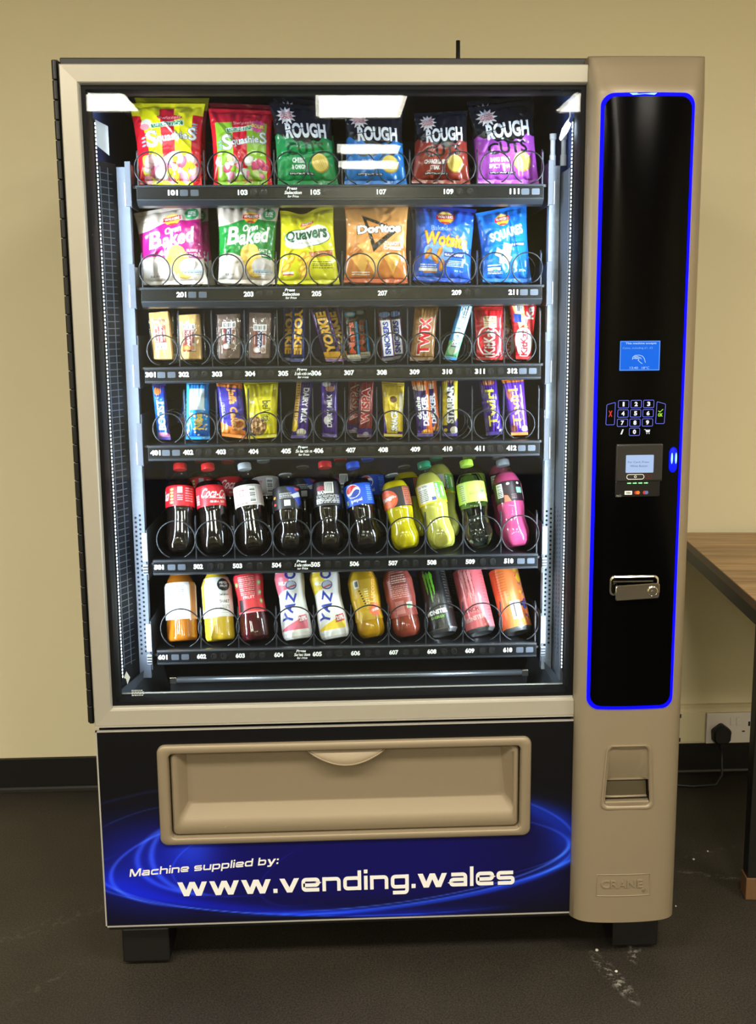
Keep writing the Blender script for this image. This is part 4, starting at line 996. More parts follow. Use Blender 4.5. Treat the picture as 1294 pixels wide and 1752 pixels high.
PK = [
 ('101', squashies((238, 226, 24), None, (214, 28, 44), [(244, 160, 180), (250, 200, 205), (236, 222, 60), (248, 235, 230), (236, 120, 150)], 0), 'bag_of_sweets', 'yellow and red bag of soft sweets with white lettering above price number 101', 'sweets bag', [(-.0813, .1647), (.0723, .1635), (.0627, 0), (-.0627, .0016)], (232, 222, 30), 'second yellow and red sweets bag showing above the bag over number 101'),
 ('103', squashies((150, 190, 50), (142, 186, 48), (206, 28, 44), [(244, 240, 236), (236, 140, 170), (150, 200, 60), (210, 230, 150), (225, 90, 130)], 1), 'bag_of_sweets', 'red and green bag of sour soft sweets above price number 103', 'sweets bag', [(-.0683, .1552), (.0649, .1504), (.0595, .0008), (-.0595, 0)], (190, 30, 44), 'second red sour sweets bag behind the bag over number 103'),
 ('105', rough((22, 132, 68), ('CHEESE', '& ONION'), 0), 'crisp_packet', 'black and green ridged crisp packet above price number 105', 'crisps', [(-.0758, .1668), (.0489, .1548), (.0619, 0), (-.0619, .0004)], (24, 24, 26), 'second black and green crisp packet behind the one over number 105'),
 ('107', rough((24, 112, 190), ('SALT &', 'VINEGAR'), 1), 'crisp_packet', 'black and blue ridged crisp packet above price number 107', 'crisps', [(-.063, .1553), (.0571, .1445), (.0643, 0), (-.0643, .0005)], (24, 80, 150), 'second black and blue crisp packet behind the one over number 107'),
 ('109', rough((140, 52, 42), ('CHARGRILLED', 'STEAK'), 1), 'crisp_packet', 'black and brick red ridged crisp packet above price number 109', 'crisps', [(-.0533, .1437), (.0569, .1496), (.0604, 0), (-.0604, .0028)], (24, 24, 26), None),
 ('111', rough((172, 78, 190), ('BANG BANG', 'SPICY THAI'), 1), 'crisp_packet', 'black and purple ridged crisp packet above price number 111', 'crisps', [(-.0804, .1549), (.0558, .1704), (.065, 0), (-.065, .0017)], (24, 24, 26), 'second black and purple crisp packet behind the one over number 111'),
 ('201', baked((176, 30, 118), ('PRAWN', 'COCKTAIL')), 'crisp_packet', 'beige and magenta baked crisp packet above price number 201', 'crisps', [(-.0829, .1463), (.0555, .1697), (.0661, .0014), (-.0661, 0)], (90, 30, 70), 'second magenta crisp packet just behind the beige one over number 201'),
 ('203', baked((28, 128, 52), ('SALT &', 'VINEGAR')), 'crisp_packet', 'beige and green baked crisp packet above price number 203', 'crisps', [(-.0585, .1668), (.0708, .1626), (.0586, 0), (-.0586, .0033)], (200, 186, 176), 'second beige and green crisp packet behind the one over number 203'),
 ('205', quavers(), 'crisp_packet', 'yellow green crisp packet with white cloud and dented top above number 205', 'crisps', [(-.0566, .1506), (.0543, .1609), (.0649, .0002), (-.0649, 0)], (190, 184, 36), 'second yellow green crisp packet behind the dented one over number 205'),
 ('207', doritos(), 'crisp_packet', 'orange tortilla chip packet with black triangle above price number 207', 'crisps', [(-.0615, .1616), (.0716, .1683), (.0665, 0), (-.0665, .0034)], (196, 110, 60), 'second orange tortilla chip packet behind the one over number 207'),
 ('209', wotsits(), 'crisp_packet', 'blue puffed corn snack packet with yellow lettering above price number 209', 'crisps', [(-.0551, .1644), (.0748, .1517), (.0601, 0), (-.0601, .0069)], (20, 52, 160), 'second blue puffed snack packet behind the one over number 209'),
 ('211', squares(), 'crisp_packet', 'light blue square crisps packet with white lettering above price number 211', 'crisps', [(-.0647, .1429), (.043, .1631), (.0513, 0), (-.0513, .002)], (20, 92, 190), 'second light blue square crisps packet behind the one over number 211'),
]
for i, (code, cvp, nm, lab, cat, quad, backc, lab2) in enumerate(PK):
    row = int(code[0]); zf = {1: 1.6232, 2: 1.4262}[row]; x = PACKX[row][i % 6]
    t = pouch(nm, lab, cat, 'packets in the top tray' if row == 1 else 'packets in the second tray', x+(.002 if code == '201' else 0), .176+(.006 if code in ('103', '209') else 0), zf, quad, 9, .021, cvp, film, seed=i, dip=.012 if code == '205' else 0, backc=backc)
    if lab2: second(t, {'101': .003, '103': -.006, '201': .008, '203': -.008, '207': .0, '209': -.004, '205': .0}.get(code, .004), .072, {1: .020}.get(row, .0), lab2, 3 if row == 1 else 5)

# bars: (code, x, quad, depth, canvas maker, name, label, category)
def C_bar(base, w=.032, h=.12): return Canvas(56, 170, w, h, base)
def wrap_ends(c, col, k=.05):
    c.rect(0, 1, 0, k, col); c.rect(0, 1, 1-k, 1, col)
    for j in range(9): c.rect(0, 1, (j+.5)*k/9, (j+.8)*k/9, tuple(v*.75 for v in col)); c.rect(0, 1, 1-k+(j+.5)*k/9, 1-k+(j+.8)*k/9, tuple(v*.75 for v in col))
def bar(base, txt, tcol, rot=90, w=.8, h=.5, ends=None, edge=None, bold=.04, shear=0., cy=.5, cx=.5, extra=None, wm=.032):
    c = C_bar(base, wm)
    if extra: extra(c)
    if edge: c.outlined(txt, cx, cy, w, h, tcol, edge, bold, .04, rot=rot, shear=shear)
    else: c.text(txt, cx, cy, w, h, tcol, bold, rot, shear)
    wrap_ends(c, ends or tuple(v*.85 for v in base)); return c
PURP = (62, 36, 120)
def x305(c): c.rect(.12, .88, .04, .96, (30, 34, 80)); c.rect(0, .12, 0, 1, (44, 60, 140)); c.rect(.88, 1, 0, 1, (44, 60, 140))
def x306(c): c.rect(0, .1, 0, 1, (90, 50, 110)); c.rect(.9, 1, 0, 1, (90, 50, 110)); c.rect(.1, .9, .05, .95, (36, 28, 50)); c.rect(0, 1, 0, .16, (226, 170, 60))
def x307(c):
    c.ell(.45, .9, .42, .06, (70, 150, 190)); c.ell(.45, .9, .3, .035, (190, 200, 205)); c.poly([(.85, .75), (.97, .75), (1, .1), (.8, .05)], (60, 150, 215)); c.rect(0, 1, .04, .12, (226, 216, 190))
def x308(c): c.rect(.08, .92, .07, .78, (34, 56, 140)); c.rect(.14, .86, .085, .765, (238, 236, 236)); c.ell(.5, .88, .42, .06, (120, 150, 200)); c.rect(0, .08, .05, .8, (140, 50, 60)); c.rect(.92, 1, .05, .8, (140, 50, 60))
def x310(c):
    c.below(lambda u: .30+.1*u, (110, 190, 130)); c.rect(.0, .2, .3, 1, (60, 140, 205)); c.ell(.5, .18, .4, .10, (190, 225, 190)); c.rect(.25, .9, .3, .95, (176, 214, 236))
def x311(c):
    c.rect(.06, .20, .05, .95, (150, 20, 30)); c.rect(.30, .34, .05, .6, (140, 18, 28)); c.rect(.66, .70, .05, .6, (140, 18, 28)); c.rect(.3, .78, .60, .82, (206, 176, 140)); c.lines(.34, .74, .66, .80, 4, (110, 70, 50), 2)
    c.ell(.5, .33, .44, .30, (238, 225, 222), 8); c.ell(.5, .33, .40, .27, (196, 28, 40), 8); c.rect(.1, .9, 0, .05, (170, 20, 30))
def x312(c):
    c.poly([(.05, .97), (.5, .97), (.6, .6), (.3, .5)], (216, 190, 120)); c.rect(.1, .4, .6, .74, (30, 60, 150)); c.bars(.2, .5, .77, .9, True, 2); c.ell(.6, .55, .1, .03, (220, 180, 60), 60); c.rect(.62, .95, .55, .95, (206, 36, 44)); c.text('Ka', .78, .78, .22, .3, WH, .03, 90); c.ell(.5, .27, .46, .25, (238, 228, 226))
def x401(c):
    c.rect(0, 1, .08, .75, (20, 84, 180)); c.ell(.35, .85, .3, .07, (196, 120, 60)); c.ell(.6, .92, .3, .03, (60, 40, 110)); c.rect(.8, 1, 0, 1, (40, 36, 110)); c.ell(.5, .08, .5, .05, (190, 120, 150)); c.rect(0, .12, 0, 1, (24, 120, 205))
def x402(c):
    c.below(lambda u: .95+0*u, (30, 128, 206)); c.rect(.15, .8, .5, .86, (205, 226, 242)); c.rect(.02, .14, 0, 1, (60, 160, 222)); r = random.Random(8); c.below(lambda u: .2+.05*np.sin(u*12), (18, 96, 190))
    for k in range(26): c.ell(r.uniform(.05, .95), r.uniform(.06, .45), .05, .014, r.choice([(240, 214, 90), (226, 226, 210), (90, 200, 240), (190, 150, 70)]), r.uniform(0, 180))
def x403(c):
    c.rect(0, 1, .88, 1, (236, 138, 60)); c.poly([(0, .0), (1, .0), (1, .14), (.3, .2), (0, .26)], (224, 128, 50)); c.ell(.75, .24, .30, .09, (236, 180, 110), 30); c.ell(.75, .24, .2, .055, (170, 90, 40), 30); c.rect(.05, .28, .3, .52, (30, 40, 130)); c.lines(.1, .24, .36, .6, 9, WH, 3)
def x404(c):
    c.ell(.25, .20, .42, .17, (120, 84, 50)); r = random.Random(9)
    for k in range(90):
        a, q = r.uniform(0, 6.3), r.uniform(0, 1)**.5; c.ell(.25+.38*q*math.cos(a), .2+.15*q*math.sin(a), .035, .016, r.choice([(170, 124, 80), (196, 150, 100), (96, 62, 34), (220, 180, 130)]), r.uniform(0, 180))
    c.ell(.22, .62, .08, .022, (240, 240, 225)); c.ell(.62, .78, .05, .03, (180, 176, 20)); c.ell(.40, .42, .12, .05, (196, 200, 60)); c.ell(.40, .42, .10, .04, (222, 208, 40))
    c.text('SOFT BAKES', .62, .40, .2, .07, (90, 100, 30), .02, -90); c.text('CHOC CHIP', .72, .38, .2, .06, (90, 100, 30), .01, -90); c.ell(.8, .24, .06, .02, (200, 196, 60))
def x405(c): c.rect(0, .30, .12, 1, (212, 170, 90)); c.lines(.06, .26, .25, .95, 16, (120, 80, 40), 4); c.ell(.6, .10, .3, .06, (216, 206, 190)); c.ell(.15, .2, .2, .09, (230, 190, 60))
def x406(c): c.ell(.35, .90, .26, .05, (206, 200, 200)); c.ell(.55, .82, .28, .05, (180, 130, 110)); c.ell(.3, .28, .18, .07, (220, 216, 225)); c.rect(.85, 1, .0, 1, (90, 60, 150))
def x407(c): c.rect(.1, .9, .16, .97, (120, 30, 40)); c.rect(0, .12, 0, 1, (70, 40, 60)); c.rect(.9, 1, 0, 1, (140, 60, 60)); c.rect(0, 1, 0, .15, (60, 30, 110)); c.ell(.6, .06, .2, .03, (200, 190, 220))
def x408(c): c.poly([(0, .0), (.2, 0), (0, .5)], (70, 44, 130)); c.rect(.72, 1, .0, .1, (70, 44, 130)); c.rect(.78, .95, .45, .8, (240, 236, 215)); c.ell(.5, .68, .17, .06, (100, 60, 40), 30); c.rect(0, 1, .95, 1, (200, 170, 60)); c.rect(.0, 1, .0, .06, (70, 44, 130))
def x409(c): c.rect(0, 1, .86, 1, (226, 120, 50)); c.ell(.5, .82, .5, .05, (206, 170, 140)); c.poly([(.8, .9), (1, .9), (1, 0), (.5, 0), (.72, .3)], (206, 96, 40)); c.ell(.6, .07, .3, .05, (235, 160, 70)); c.rect(.05, .3, .04, .1, (90, 60, 150))
def x410(c): c.rect(0, .30, .18, .9, (206, 186, 40)); c.poly([(.7, .9), (1, .9), (1, .3), (.8, .25)], (214, 196, 50)); c.ell(.5, .93, .35, .05, (170, 100, 60)); c.ell(.75, .1, .25, .06, (226, 220, 200)); c.rect(0, 1, 0, .05, (60, 44, 120)); c.ell(.2, .1, .12, .03, (220, 190, 60))
def x411(c): c.ell(.5, .90, .36, .055, (130, 70, 50)); c.rect(.36, .42, .86, .93, (214, 150, 120)); c.rect(.58, .64, .86, .93, (214, 150, 120)); c.ell(.75, .12, .06, .02, (230, 230, 240)); c.ell(.9, .07, .1, .02, (230, 230, 240)); c.rect(.0, .2, .05, .3, (80, 70, 110))
def x412(c): c.rect(0, 1, .90, 1, (236, 140, 50)); c.rect(.52, .58, .12, .85, (220, 214, 230)); c.rect(.78, .83, .12, .85, (200, 190, 220)); c.ell(.8, .11, .18, .05, (236, 232, 226)); c.ell(.2, .12, .2, .06, (120, 70, 60)); c.rect(0, 1, 0, .05, (130, 60, 40)); c.ell(.2, .7, .1, .1, (150, 80, 60))
GOLD = (232, 176, 50)
BRS = [
 ('305', -.1772, [(-.0096, .1215), (.0195, .1225), (.0139, 0), (-.0139, .0003)], .010, bar((30, 30, 66), 'YORKIE', GOLD, -90, .76, .58, (40, 52, 120), bold=.05, extra=x305), 'navy chocolate bar with gold lettering standing upright over number 305', 'second navy and gold bar behind the upright one over number 305', (-.021, .0)),
 ('306', -.101, [(-.0521, .116), (-.0144, .123), (.0176, 0), (-.0176, .0004)], .010, bar((36, 28, 50), 'YORKIE', GOLD, 90, .70, .56, (110, 60, 130), bold=.05, extra=x306, wm=.037), 'dark chocolate bar with gold lettering tilted to one side over number 306', 'second dark and gold bar behind the tilted one over number 306', (.022, .0)),
 ('307', -.0597, [(-.0207, .107), (.006, .108), (.014, .0009), (-.014, 0)], .009, bar((28, 22, 22), 'Mars', (206, 84, 50), 90, .60, .50, (60, 60, 66), bold=.025, cy=.44, cx=.42, extra=x307), 'black chocolate bar with red script lettering and blue stripe over number 307', 'second black bar with red script close beside the one over number 307', (.022, .004)),
 ('308', .012, [(-.0232, .1071), (.0048, .1093), (.014, .0021), (-.014, 0)], .009, bar((60, 34, 30), 'SNICKERS', (36, 60, 160), 90, .62, .44, (60, 56, 66), bold=.05, cy=.425, extra=x308), 'brown chocolate bar with white panel and blue lettering over number 308', 'second brown bar with white panel behind the one over number 308', (.024, .002)),
 ('309', .0803, [(-.0122, .1144), (.0367, .114), (.025, .0007), (-.025, 0)], .012, bar((150, 108, 66), 'TWIX', (196, 28, 40), 90, .66, .50, (120, 84, 50), (238, 228, 220), .05, cy=.44, wm=.05), 'gold foil biscuit bar with big red lettering over number 309', None, None),
 ('310', .1395, [(.0254, .1304), (.0522, .1205), (.0134, 0), (-.0134, .0027)], .009, bar((150, 200, 232), 'BOUNTY', (246, 248, 250), 90, .66, .52, (60, 140, 205), (60, 120, 160), .05, cy=.55, extra=x310), 'pale blue and green coconut bar leaning steeply over number 310', None, None),
 ('311', .2222, [(-.0319, .1105), (.0295, .11), (.0276, 0), (-.0276, .0006)], .008, bar((186, 24, 36), 'KitKat', (240, 232, 230), 90, .48, .42, (170, 20, 30), (150, 16, 28), .02, cy=.33, extra=x311, wm=.058), 'wide red wafer bar with white oval logo over number 311', None, None),
 ('312', .294, [(-.0323, .1276), (.0291, .1222), (.016, 0), (-.016, .0016)], .010, bar((190, 28, 38), 'KitKat', (206, 26, 40), 90, .42, .40, (190, 30, 38), None, .04, cy=.27, extra=x312, wm=.045), 'narrow red wafer bar with wide crumpled top over number 312', 'second red wafer bar behind the narrow one over number 312', (-.026, .0)),
 ('401', -.458, [(-.023, .1188), (.0048, .1197), (.0139, 0), (-.0139, .0016)], .010, bar((30, 60, 150), 'BOOST', WH, 90, .52, .56, (40, 36, 110), bold=.03, cy=.43, extra=x401), 'bright blue chocolate bar with white lettering over number 401', 'second blue bar leaning behind the one over number 401', (.034, .014)),
 ('402', -.3883, [(-.0212, .1228), (.0261, .1222), (.0255, 0), (-.0255, .0007)], .012, bar((24, 110, 196), 'Nibs', (238, 206, 70), 90, .26, .34, (30, 140, 210), bold=.04, cy=.30, cx=.55, extra=x402, wm=.048), 'sky blue snack bar with pale panel and yellow spots over number 402', None, None),
 ('403', -.3123, [(-.0365, .1243), (.0182, .1188), (.0261, 0), (-.0261, .0068)], .012, bar((70, 60, 170), 'Jaffa Cakes', (240, 170, 100), -90, .72, .36, (228, 130, 56), (150, 80, 60), .03, cy=.50, cx=.55, extra=x403, wm=.052), 'purple and orange cake bar leaning over number 403', None, None),
 ('404', -.2538, [(-.0378, .1201), (.0355, .1229), (.0299, .0029), (-.0299, 0)], .013, bar((218, 204, 28), 'belVita', (60, 70, 24), -90, .36, .26, (206, 190, 40), None, .015, cy=.46, cx=.66, extra=x404, wm=.066), 'wide yellow biscuit packet with brown crumbly biscuit over number 404', None, None),
 ('405', -.1776, [(-.0017, .1241), (.0313, .1225), (.0171, 0), (-.0171, .0005)], .010, bar(PURP, 'DAIRY MILK', WH, -90, .60, .36, (70, 50, 130), None, .035, cy=.55, cx=.66, extra=x405), 'purple and gold chocolate bar leaning over number 405', None, None),
 ('406', -.1133, [(-.017, .1244), (.0185, .124), (.0153, 0), (-.0153, .0029)], .010, bar(PURP, 'DAIRY MILK', WH, 90, .56, .34, (66, 40, 130), None, .035, cy=.45, extra=x406), 'plain purple chocolate bar standing straight over number 406', None, None),
 ('407', -.0408, [(-.0097, .1245), (.0223, .1229), (.0154, 0), (-.0154, .0004)], .010, bar((100, 40, 60), 'WISPA', (176, 40, 44), 90, .60, .56, (80, 44, 70), (238, 226, 224), .05, cy=.53, extra=x407), 'maroon and purple chocolate bar with red lettering over number 407', 'second maroon bar behind the one over number 407', (-.022, .004)),
 ('408', .0201, [(-.0228, .1162), (.0253, .1132), (.0197, 0), (-.0197, .0018)], .011, bar((226, 196, 60), 'SNACK', WH, 90, .38, .36, (200, 172, 60), (120, 100, 60), .05, cy=.30, cx=.55, extra=x408, wm=.042), 'yellow biscuit bar with purple corner over number 408', None, None),
 ('409', .0879, [(-.0288, .1238), (.007, .1246), (.0173, 0), (-.0173, .0005)], .010, bar((50, 34, 100), 'DECKER', WH, 90, .50, .36, (60, 40, 110), None, .05, cy=.43, cx=.62, extra=lambda c: (x409(c), c.text('double', .25, .48, .38, .28, WH, .04, 90)), wm=.036), 'purple and orange chocolate bar with stacked white lettering over number 409', 'second orange edged bar behind the one over number 409', (.022, .0)),
 ('410', .1398, [(-.0152, .1274), (.0182, .1283), (.0161, 0), (-.0161, .0004)], .010, bar((52, 40, 84), 'STARBAR', WH, 90, .62, .50, (60, 44, 120), (60, 40, 50), .05, cy=.52, extra=x410), 'purple and yellow peanut bar with white lettering over number 410', None, None),
 ('411', .2341, [(-.0339, .1237), (.0046, .1245), (.0174, .0032), (-.0174, 0)], .011, bar((58, 30, 120), 'Twirl', (240, 222, 40), 90, .62, .50, (50, 34, 100), None, .02, cy=.46, extra=x411, wm=.037), 'purple chocolate bar with yellow lettering over number 411', None, None),
 ('412', .288, [(-.0384, .1214), (.009, .1258), (.018, .0008), (-.018, 0)], .011, bar((92, 48, 160), 'Twirl', (240, 150, 80), 90, .62, .46, (226, 130, 60), None, .02, cy=.48, cx=.42, extra=x412, wm=.04), 'purple chocolate bar with orange lettering and orange folded top over number 412', None, None),
]
for i, (code, x, quad, dep, cvb, lab, lab2, off) in enumerate(BRS):
    zf = 1.2678 if code[0] == '3' else 1.1093
    t = pouch('chocolate_bar' if code not in ('404', '403', '402') else 'snack_bar', lab, 'chocolate bar' if code not in ('404', '403', '402') else 'snack bar', 'bars in the third tray' if code[0] == '3' else 'bars in the fourth tray', x, .163, zf, quad, 8, dep, cvb, film, seed=100+i, ex=4, ez=.35, seal=.06, crease=.9, backc=tuple(cvb.C[10, 5]))
    if lab2:
        c = second(t, off[0], .055, off[1], lab2, 8)
        if code == '401': c.rotation_euler = (math.radians(-8), math.radians(20), 0); c.location.z += .012
# flapjacks: an oat slab in clear film with a label
oat1 = mat('oat_slab_yoghurt', (206, 164, 100), rough=.6, noise=.12, nscale=160, bump=.4)
oat2 = mat('oat_slab_cocoa', (112, 90, 80), rough=.6, noise=.25, nscale=220, bump=.6)
film_c = clear_mat('clear_film', (255, 255, 255), .09, .06)
def flap_label(flip, dark):
    c = Canvas(50, 110, .026, .062, (232, 226, 220))
    b0, b1 = (.80, .99)
    c.bars(.02, .98, b0, b1, True, 5)
    c.rect(0, 1, 0, .78, (120, 46, 36)); c.rect(.0, .16, .05, .78, (150, 76, 60)); c.rect(.66, .98, .02, .76, (210, 196, 190)); c.rect(.72, .92, .3, .72, (150, 90, 84))
    c.rect(.28, .66, .02, .77, (28, 36, 90) if dark else (130, 40, 34)); c.text('FLAPJACK', .47, .42, .70, .27, (240, 238, 236), .02, 90)
    c.ell(.28, .14, .26, .10, (206, 120, 60) if not dark else (206, 196, 190)); c.ell(.28, .14, .15, .06, (236, 160, 90) if not dark else (230, 225, 220)); c.ell(.72, .14, .22, .09, (226, 150, 100) if not dark else (150, 120, 110))
    c.text('Oatmeal', .09, .48, .3, .1, WH, .02, 90)
    if flip: c.C = c.C[::-1, ::-1].copy()
    return c
label_m = mat('paper_label', rough=.4, spec=.4, vcol=True)
for code, x, quad, om, flip, lab in (('301', -.4502, [(-.0324, .1139), (.0144, .1184), (.0221, 0), (-.0221, .0005)], oat1, True, 'pale golden oat slab in clear film with upside-down label over number 301'),
                                     ('302', -.3921, [(-.0307, .1081), (.0207, .1112), (.0238, 0), (-.0288, .0006)], oat1, False, 'pale golden oat slab in clear film with upright label over number 302'),
                                     ('303', -.3158, [(-.0266, .1088), (.0284, .1108), (.0247, .0007), (-.0247, 0)], oat2, False, 'dark brown oat slab in clear film over number 303'),
                                     ('304', -.2544, [(-.023, .1131), (.0313, .1114), (.0247, 0), (-.0247, .0005)], oat2, False, 'dark brown oat slab in clear film with lower label over number 304')):
    T = thing('flapjack', lab, 'flapjack', (x, .163, 1.2678), 'bars in the third tray'); T.rotation_euler = (math.radians(-8), 0, 0)
    TL, TR, BR, BL = [Vector((q[0], 0, q[1])) for q in quad]
    def at(u, v, y): p = (TL*(1-u)+TR*u)*v+(BL*(1-u)+BR*u)*(1-v); return (p.x, y, p.z)
    mb = MB(); ring = [(.04, .06), (.9, .06), (.9, .9), (.04, .9)]
    mb.loft([[at(u, v, y) for u, v in ring] for y in (.009, -.010)], True, True)
    mb.build('oat_slab', om, T, bevel=.002, seg=3)
    c = flap_label(flip, om is oat2); v0, v1 = {'301': (.24, .76), '302': (.20, .72), '303': (.22, .75), '304': (.14, .68)}[code]; u0, u1 = (.20, .70) if om is oat1 else (.22, .74)
    A = np.array([at(u0+(u1-u0)*a, v0+(v1-v0)*b_, -.0104) for b_ in np.linspace(0, 1, c.nv) for a in np.linspace(0, 1, c.nu)])
    mk('label', A, GRID(np.arange(c.nu*c.nv).reshape(c.nv, c.nu)), label_m, T, True, c.C.reshape(-1, 3))
    u2, v2 = np.meshgrid(np.linspace(-.03, 1.08, 40), np.linspace(-.0, 1.03, 60)); q2 = [(TL.x, TL.z), (TR.x, TR.z), (BR.x, BR.z), (BL.x, BL.z)]
    X2, Y2, Z2 = sheet_surface(q2, .0135, np.clip(u2, 0, 1), np.clip(v2, 0, 1), 8, .25, (.03, .06), 300+int(code), 2.4)
    X2 = X2+(u2-np.clip(u2, 0, 1))*.05
    mk('clear_wrapper', np.stack([X2, Y2-.0005, Z2], -1).reshape(-1, 3), GRID(np.arange(2400).reshape(60, 40)), film_c, T, True)

# ------------------------------------------------------------------ bottles and cans
pet = clear_mat('clear_bottle', (250, 252, 252), .04, .03)
def liquid(name, c, rough=.12): return mat('drink_'+name, c, rough=rough, spec=.6)
def body_grid(prof, H, R, n=48, petal=0.0, r_off=0.0, z0=0.0, z1=1.0):
    """rings of a bottle wall; prof is [(z,r)] as fractions of H and R"""
    zs_ = [p[0] for p in prof]; rs_ = [p[1] for p in prof]
    m_ = 44; V = []
    zz = z0+(z1-z0)*np.linspace(0, 1, m_)**1.15
    for z in zz:
        r = np.interp(z, zs_, rs_)*R-r_off
        for k in range(n):
            a = 2*PI*k/n; q = r
            if petal and z < .15: q = r*(1-petal*max(0, 1-z/.15)**1.2*(.5+.5*math.cos(5*a+PI/2)))
            V.append((q*math.cos(a), q*math.sin(a), z*H))
    F = [(j*n+i, j*n+(i+1) % n, (j+1)*n+(i+1) % n, (j+1)*n+i) for j in range(m_-1) for i in range(n)]
    F += [tuple(range(n))[::-1], tuple((m_-1)*n+i for i in range(n))]
    return V, F
def wrap_canvas(name, cv, T, prof, H, R, z0, z1, off=.0006, m=None):
    """a printed sleeve round the wall; the middle of the sheet faces the front"""
    zs_ = [p[0] for p in prof]; rs_ = [p[1] for p in prof]; V = []
    for v in np.linspace(0, 1, cv.nv):
        z = z0+(z1-z0)*v; r = np.interp(z, zs_, rs_)*R+off
        a = -PI/2+2*PI*(np.linspace(0, 1, cv.nu)-.5)
        V.append(np.stack([r*np.cos(a), r*np.sin(a), np.full(cv.nu, z*H)], -1))
    return mk(name, np.concatenate(V), GRID(np.arange(cv.nu*cv.nv).reshape(cv.nv, cv.nu)), m or label_m, T, True, cv.C.reshape(-1, 3))
def C_lab(base, nv=60, h=.05): return Canvas(240, nv, .20, h, base)
def cap_part(T, H, R, z, c, r=.0142, h=.0135, clear=False):
    mb = MB(); n = 40; loops = []
    for rr, zz in ((r*.98, z), (r, z+.001), (r, z+h-.002), (r*.9, z+h)):
        loops.append([((rr+(.0004 if k % 2 else 0))*math.cos(2*PI*k/n), (rr+(.0004 if k % 2 else 0))*math.sin(2*PI*k/n), zz) for k in range(n)])
    mb.loft(loops, True, True).build('bottle_cap', mat('cap_%d_%d_%d' % c, c, rough=.35, spec=.5), T, angle=.7)
COKE = [(0, .72), (.03, .9), (.08, 1), (.20, 1), (.34, .95), (.46, .93), (.52, 1), (.72, 1), (.78, .92), (.86, .60), (.91, .42), (.94, .40), (1, .40)]
SWIRL = [(0, .66), (.04, .90), (.10, 1), (.17, 1), (.27, .90), (.33, .86), (.40, .93), (.47, 1), (.50, .99), (.72, .99), (.76, .97), (.83, .80), (.90, .46), (.94, .40), (1, .40)]
def bottle(x, z, H, lean, lat, R, prof, drink, fill, label, cap, cv, lz, text, group, petal=.22, shell=True, y=.176, nm='drink_bottle', cat='bottle', lname='label'):
    T = thing(nm, text, cat, (x, y, z), group)
    T.rotation_euler = (math.radians(-lean), math.radians(lat), 0)
    if drink is not None:
        V, F = body_grid(prof, H, R, 48, petal, .0009, .004, fill); mk('drink', V, F, drink, T, True)
    V, F = body_grid(prof, H, R, 48, petal, 0, 0, .995); mk('bottle_wall', V, F, pet if shell is True else shell, T, True)
    if cv is not None: wrap_canvas(lname, cv, T, prof, H, R, lz[0], lz[1])
    if cap: cap_part(T, H, R, H*.955, cap)
    else: MB().lathe([(.0128, 0), (.0142, .0005), (.0142, .003), (.0128, .0035)], 24, Matrix.Translation((0, 0, H*.93))).build('neck_ring', mat('clear_grey_plastic', (120, 124, 126), rough=.25), T)
    return T
cola = liquid('cola', (16, 9, 7), .1)
# labels; the front of the sheet is u = .5 and about u = .3 to .7 faces the room
def l501():
    c = C_lab((206, 24, 38)); c.rect(.39, .455, .1, .92, (214, 60, 60))
    for k in range(5): c.ell(.425, .18+.155*k, .020, .055, (196, 206, 70)); c.ell(.425, .18+.155*k, .012, .03, (240, 235, 200))
    c.rect(.49, .545, .62, .92, (205, 200, 205)); c.lines(.49, .55, .25, .55, 3, (240, 200, 205), 1); c.lines(.58, .68, .2, .9, 6, (235, 170, 175), 2); c.text('Coca', .33, .55, .12, .5, WH, .02, 0, .3); c.rect(0, 1, 0, .03, (150, 14, 26)); return c
def l502():
    c = C_lab((206, 24, 38)); c.text('Coca-Cola', .60, .58, .36, .44, WH, .015, -4, .35); c.poly([(.44, .40), (.62, .32), (.78, .40), (.62, .36)], WH); c.text('ORIGINAL TASTE', .60, .18, .18, .10, WH, .02)
    c.rect(.30, .385, .1, .9, (190, 40, 50)); c.lines(.31, .38, .12, .6, 6, (240, 220, 220), 4); return c
def l503():
    c = C_lab((196, 186, 184)); c.text('DIET', .42, .60, .12, .34, (206, 120, 120), .03); c.text('COKE', .40, .22, .10, .2, (190, 110, 112), .02); c.bars(.525, .605, .12, .9, False, 6); c.rect(.64, .7, .1, .9, (176, 160, 160)); c.rect(0, 1, 0, .03, (226, 222, 220)); c.rect(0, 1, .97, 1, (226, 222, 220)); c.lines(.32, .5, .06, .14, 1, (150, 60, 60), 2); return c
def l504():
    c = C_lab((24, 24, 28), 70, .06); c.poly([(.50, .95), (.60, .95), (.72, .3), (.64, .1), (.58, .5)], (40, 60, 160)); c.poly([(.55, .6), (.66, .75), (.68, .55), (.58, .45)], (205, 208, 215)); c.poly([(.60, .92), (.68, .9), (.66, .8), (.6, .82)], (190, 60, 60)); c.lines(.42, .56, .45, .7, 5, (200, 200, 205), 3); c.rect(.47, .54, .12, .38, (206, 206, 210)); c.rect(.32, .36, .5, .6, (236, 150, 60)); c.rect(.32, .36, .2, .3, (200, 70, 60)); return c
def l505():
    c = C_lab((22, 20, 26), 70, .058); c.bars(.48, .58, .5, .97, True, 9); c.lines(.37, .72, .1, .46, 7, (214, 214, 218), 5); c.text('ET', .40, .2, .07, .2, WH, .04); c.ell(.43, .72, .05, .10, (150, 30, 60)); c.text('MAX', .44, .55, .1, .16, (220, 220, 224), .04); c.rect(.66, .72, .1, .5, (40, 60, 130)); return c
